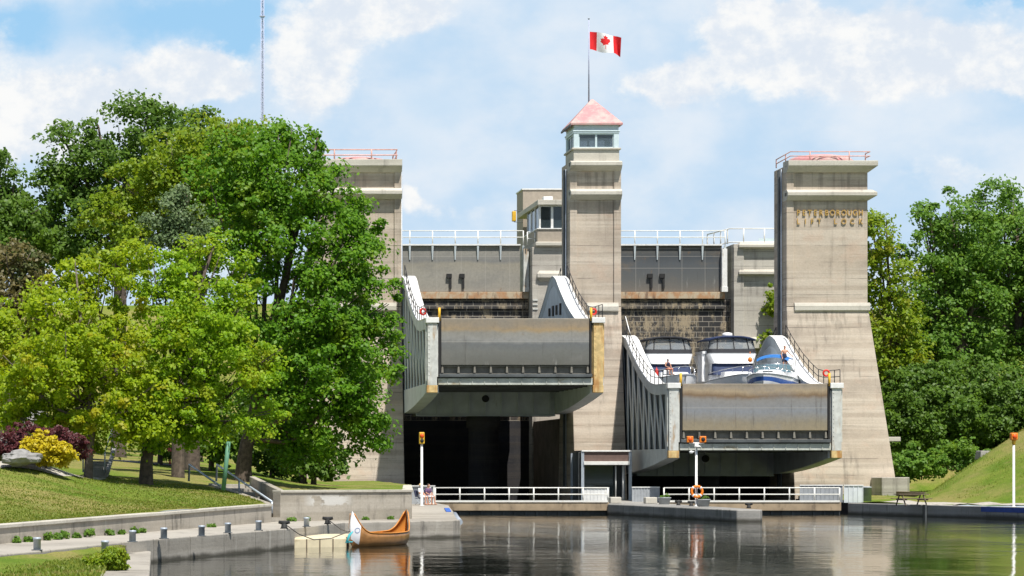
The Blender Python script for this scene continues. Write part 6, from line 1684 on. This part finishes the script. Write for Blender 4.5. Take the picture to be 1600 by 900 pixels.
for px, py, rx, ry, Y, lab in ((330, 660, 70, 62, 152, 'dark shady bush mass behind the red garden chairs'), (425, 665, 55, 75, 156, 'dark tall bush in the shade under the big maple'), (250, 650, 70, 50, 158, 'dark bush behind the thick maple trunk'), (490, 715, 45, 36, 150, 'dark low bush at the foot of the left tower')):
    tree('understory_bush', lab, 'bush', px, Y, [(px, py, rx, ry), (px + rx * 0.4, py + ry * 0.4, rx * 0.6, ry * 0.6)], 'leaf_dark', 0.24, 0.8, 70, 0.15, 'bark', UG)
b = MB(); 
tree('maple_tree', 'dark slender trunk under the right edge of the big maple', 'tree', 474, 150, [(480, 560, 80, 60), (520, 500, 60, 60), (450, 610, 60, 60)], 'leaf_maple', 0.22, 0.8, 70, 0.17, 'bark', LG)
RG = 'trees behind the right bank'
tree('broadleaf_tree', 'yellow green tree against the right tower edge', 'tree', 1392, 226, [(1375, 380, 30, 45), (1388, 430, 42, 40), (1380, 490, 45, 45), (1395, 550, 45, 45), (1370, 345, 15, 24), (1400, 500, 40, 40), (1385, 605, 36, 28)], 'leaf_lime', 0.3, 1.1, 75, 0.35, 'bark', RG)
tree('broadleaf_tree', 'tall full green tree with rounded top at the right', 'tree', 1500, 230, [(1490, 345, 48, 42), (1470, 400, 50, 50), (1520, 410, 55, 60), (1455, 480, 55, 50), (1510, 490, 65, 55), (1480, 560, 75, 45), (1540, 570, 50, 50), (1440, 340, 20, 20)], 'leaf_mid', 0.3, 1.1, 80, 0.5, 'bark', RG)
tree('broadleaf_tree', 'tall green tree cut off by the right edge', 'tree', 1590, 232, [(1565, 330, 45, 42), (1600, 380, 50, 60), (1560, 430, 50, 55), (1610, 480, 60, 60), (1580, 550, 60, 50), (1640, 420, 50, 70), (1565, 600, 50, 40)], 'leaf_mid', 0.3, 1.1, 80, 0.5, 'bark', RG)
tree('broadleaf_tree', 'darker green tree low between the tower and the full tree', 'tree', 1440, 240, [(1430, 560, 45, 40), (1450, 600, 60, 45), (1410, 620, 45, 35), (1480, 615, 60, 40)], 'leaf_dark', 0.3, 1.1, 75, 0.4, 'bark', RG)
tree('broadleaf_tree', 'dark green tree filling behind the rounded tops', 'tree', 1545, 250, [(1540, 400, 80, 80), (1600, 500, 80, 80), (1500, 520, 80, 80), (1560, 600, 100, 60)], 'leaf_dark', 0.34, 1.3, 70, 0.5, 'bark', RG)
tree('broadleaf_tree', 'green tree beyond the right end of the bank', 'tree', 1680, 228, [(1680, 400, 70, 80), (1690, 520, 80, 80), (1670, 600, 70, 50)], 'leaf_mid', 0.32, 1.2, 70, 0.5, 'bark', RG)
for px, py, rx, ry, Y, mt, lab in ((1440, 722, 34, 22, 205, 'leaf_mid', 'low green shrub at the foot of the shaded bank'), (1495, 712, 44, 20, 207, 'leaf_mid', 'wide low shrub along the shaded bank'), (1412, 730, 22, 22, 206, 'leaf_mid', 'small shrub beside the right tower wing wall'),
                                   (1470, 655, 70, 46, 219, 'leaf_dark', 'dark undergrowth shrub below the full green tree'), (1565, 650, 70, 46, 219, 'leaf_dark', 'dark undergrowth shrub at the right under the trees'), (1415, 662, 45, 48, 218, 'leaf_dark', 'dark undergrowth shrub behind the right tower'),
                                   (1520, 610, 80, 40, 223, 'leaf_dark', 'dark upper undergrowth bush under the full green tree'), (1640, 640, 60, 50, 219, 'leaf_dark', 'dark undergrowth bush past the right end'), (1440, 610, 60, 40, 222, 'leaf_dark', 'dark upper undergrowth bush beside the right tower'),
                                   (1212, 470, 10, 30, 226, 'leaf_lime', 'leafy sapling showing between abutment and right tower'), (1205, 535, 12, 12, 226, 'leaf_lime', 'small green plant on the abutment plinth')):
    tree('shrub', lab, 'shrub', px, Y, [(px, py, rx, ry), (px + rx * 0.5, py + ry * 0.3, rx * 0.6, ry * 0.7), (px - rx * 0.6, py + ry * 0.4, rx * 0.5, ry * 0.5)], mt, 0.24, 0.6 if rx < 40 else 0.9, 60 if rx < 40 else 110, 0.06, 'bark', 'shrubs around the right bank', trunk_base=py + ry + 4)
# shrub bed and weeds
tree('barberry_shrub', 'dark purple barberry shrub left of the yellow shrub', 'shrub', 35, 113.5, [(35, 690, 42, 24), (20, 700, 30, 20), (60, 695, 30, 22)], 'leaf_barberry', 0.10, 0.3, 70, 0.05, 'bark', 'shrubs in the garden bed', trunk_base=722)
tree('barberry_shrub', 'dark purple barberry shrub behind the yellow shrub', 'shrub', 95, 114.5, [(95, 690, 38, 20), (118, 705, 20, 18)], 'leaf_barberry', 0.10, 0.3, 70, 0.05, 'bark', 'shrubs in the garden bed', trunk_base=722)
tree('golden_shrub', 'bright yellow leaved shrub in the garden bed', 'shrub', 72, 112, [(62, 700, 26, 20), (80, 708, 30, 20), (98, 715, 18, 15), (48, 705, 14, 14)], 'leaf_gold', 0.10, 0.26, 90, 0.05, 'bark', 'shrubs in the garden bed', trunk_base=728)
tree('low_shrub', 'green shrub with yellow tips on the quay toe', 'shrub', 168, 73, [(165, 878, 26, 12), (176, 872, 20, 12), (155, 884, 22, 12), (184, 882, 18, 12), (168, 892, 28, 8), (150, 874, 8, 8), (190, 868, 8, 8), (170, 862, 8, 6)], 'leaf_lime', 0.065, 0.16, 80, 0.03, 'bark', None, trunk_base=898, fill=0.6)
weeds = [(28, 842, 6, 5, 'the left edge'), (45, 842, 7, 4, 'the first bollard'), (76, 835, 7, 7, 'a rust mark'), (92, 836, 6, 5, 'the low wall'), (104, 834, 9, 8, 'the low wall'), (120, 835, 5, 4, 'the low wall'), (139, 831, 9, 8, 'the low wall'), (171, 832, 8, 5, 'the low wall'), (190, 830, 5, 4, 'the low wall'), (211, 828, 7, 5, 'the low wall'), (222, 829, 4, 4, 'the low wall'), (330, 822, 10, 2, 'the wall end'), (455, 811, 8, 3, 'the taller wall'), (480, 810, 6, 3, 'the taller wall'), (570, 810, 5, 2, 'the taller wall'), (610, 809, 8, 2, 'the taller wall')]
for i, (px, py, rx, ry, w_) in enumerate(weeds):
    if px < 440:
        # foot of the low wall: intersect the sight line with the wall
        k_ = (px - CX) / F; Yw = (4.9 + 0.3056 * 84.6) / (0.3056 - k_) - 0.5
    else:
        k_ = (px - CX) / F; Yw = (118.4 - 0.9206 * 5.45) / (1 - 0.9206 * k_) - 0.35
    x = WX(px, Yw); s_ = Yw / F
    t = thing('weed_clump', 'clump of green weeds at the foot of the low lawn wall' if px < 440 else 'low tuft of weeds at the foot of the taller wall', 'weed', (x, Yw, QT), group='weeds along the low lawn wall' if px < 440 else 'tufts along the taller wall')
    V, r_ = leaf_cloud([(x + random.uniform(-.6, .6) * rx * s_, Yw + random.uniform(-.1, .1), QT + (0.3 + random.random() * 0.9) * ry * s_) for _ in range(5)], [max(0.11, ry * s_ * 0.75)] * 5, 30, 0.10, 1.0, 0.4); leaf_object('foliage', V, r_, M['leaf_weed'], t)
    b = MB()
    for k in range(4): b.tube([(x, Yw, QT), (x + random.uniform(-.5, .5) * rx * s_, Yw, QT + ry * s_ * 1.1)], 0.008, 4)
    b.build('stem', M['leaf_weed'], t)

# grass blades where the lawn is near (countless: one mass)
def blades(name, samples, hgt, zfun):
    n = len(samples); P = np.array([(x, y, zfun(x, y)) for x, y in samples])
    a = rng.random(n) * 6.283; w = 0.018 + 0.02 * rng.random(n); h_ = hgt * (0.5 + rng.random(n))
    dx = np.stack([np.cos(a) * w, np.sin(a) * w, np.zeros(n)], 1); lean = np.stack([rng.normal(size=n) * 0.4, rng.normal(size=n) * 0.4, np.ones(n)], 1) * h_[:, None]
    V = np.stack([P - dx, P + dx, P + lean + dx * 0.2, P + lean - dx * 0.2], 1).reshape(-1, 3)
    o = leaf_object(name, V, rng.random(n), M['blade'], None); tag(o, kind='stuff'); return o
leaf_mat('blade', (0.13, 0.20, 0.02), (0.27, 0.30, 0.05), (0.38, 0.31, 0.12), 0.45)
sm_ = []
while len(sm_) < 22000:
    s = rng.random() ** 1.4; y = 80 + 46 * rng.random(); x0_ = -4.9 + (y - 84.6) * 0.3056
    x = x0_ - 0.45 - 9 * rng.random() ** 1.5
    px_ = CX + x * F / y
    if -60 < px_ < 430 and not pip((x, y), HOLE): sm_.append((x, y))
blades('grass', sm_, 0.04, ground_z)
sm_ = []
for _ in range(9000):
    y = 62 + 26 * rng.random(); t_ = rng.random()
    xe = -3.4 + (y - 78.2) * 0.28; xi = -1.3
    sm_.append((xe + (xi - xe) * t_ if xe < xi else xi, y))
blades('grass', sm_, 0.06, lambda x, y: 0.52)

sm_ = []
while len(sm_) < 9000:
    y = 160 + 46 * rng.random(); x = 47 + 22 * rng.random()
    if not pip((x, y), HOLE) and ground_z(x, y) > 1.0 and mnoise.noise(Vector((x * 0.35, y * 0.35, 9))) > -0.05: sm_.append((x, y))
blades('grass', sm_, 0.08, ground_z)
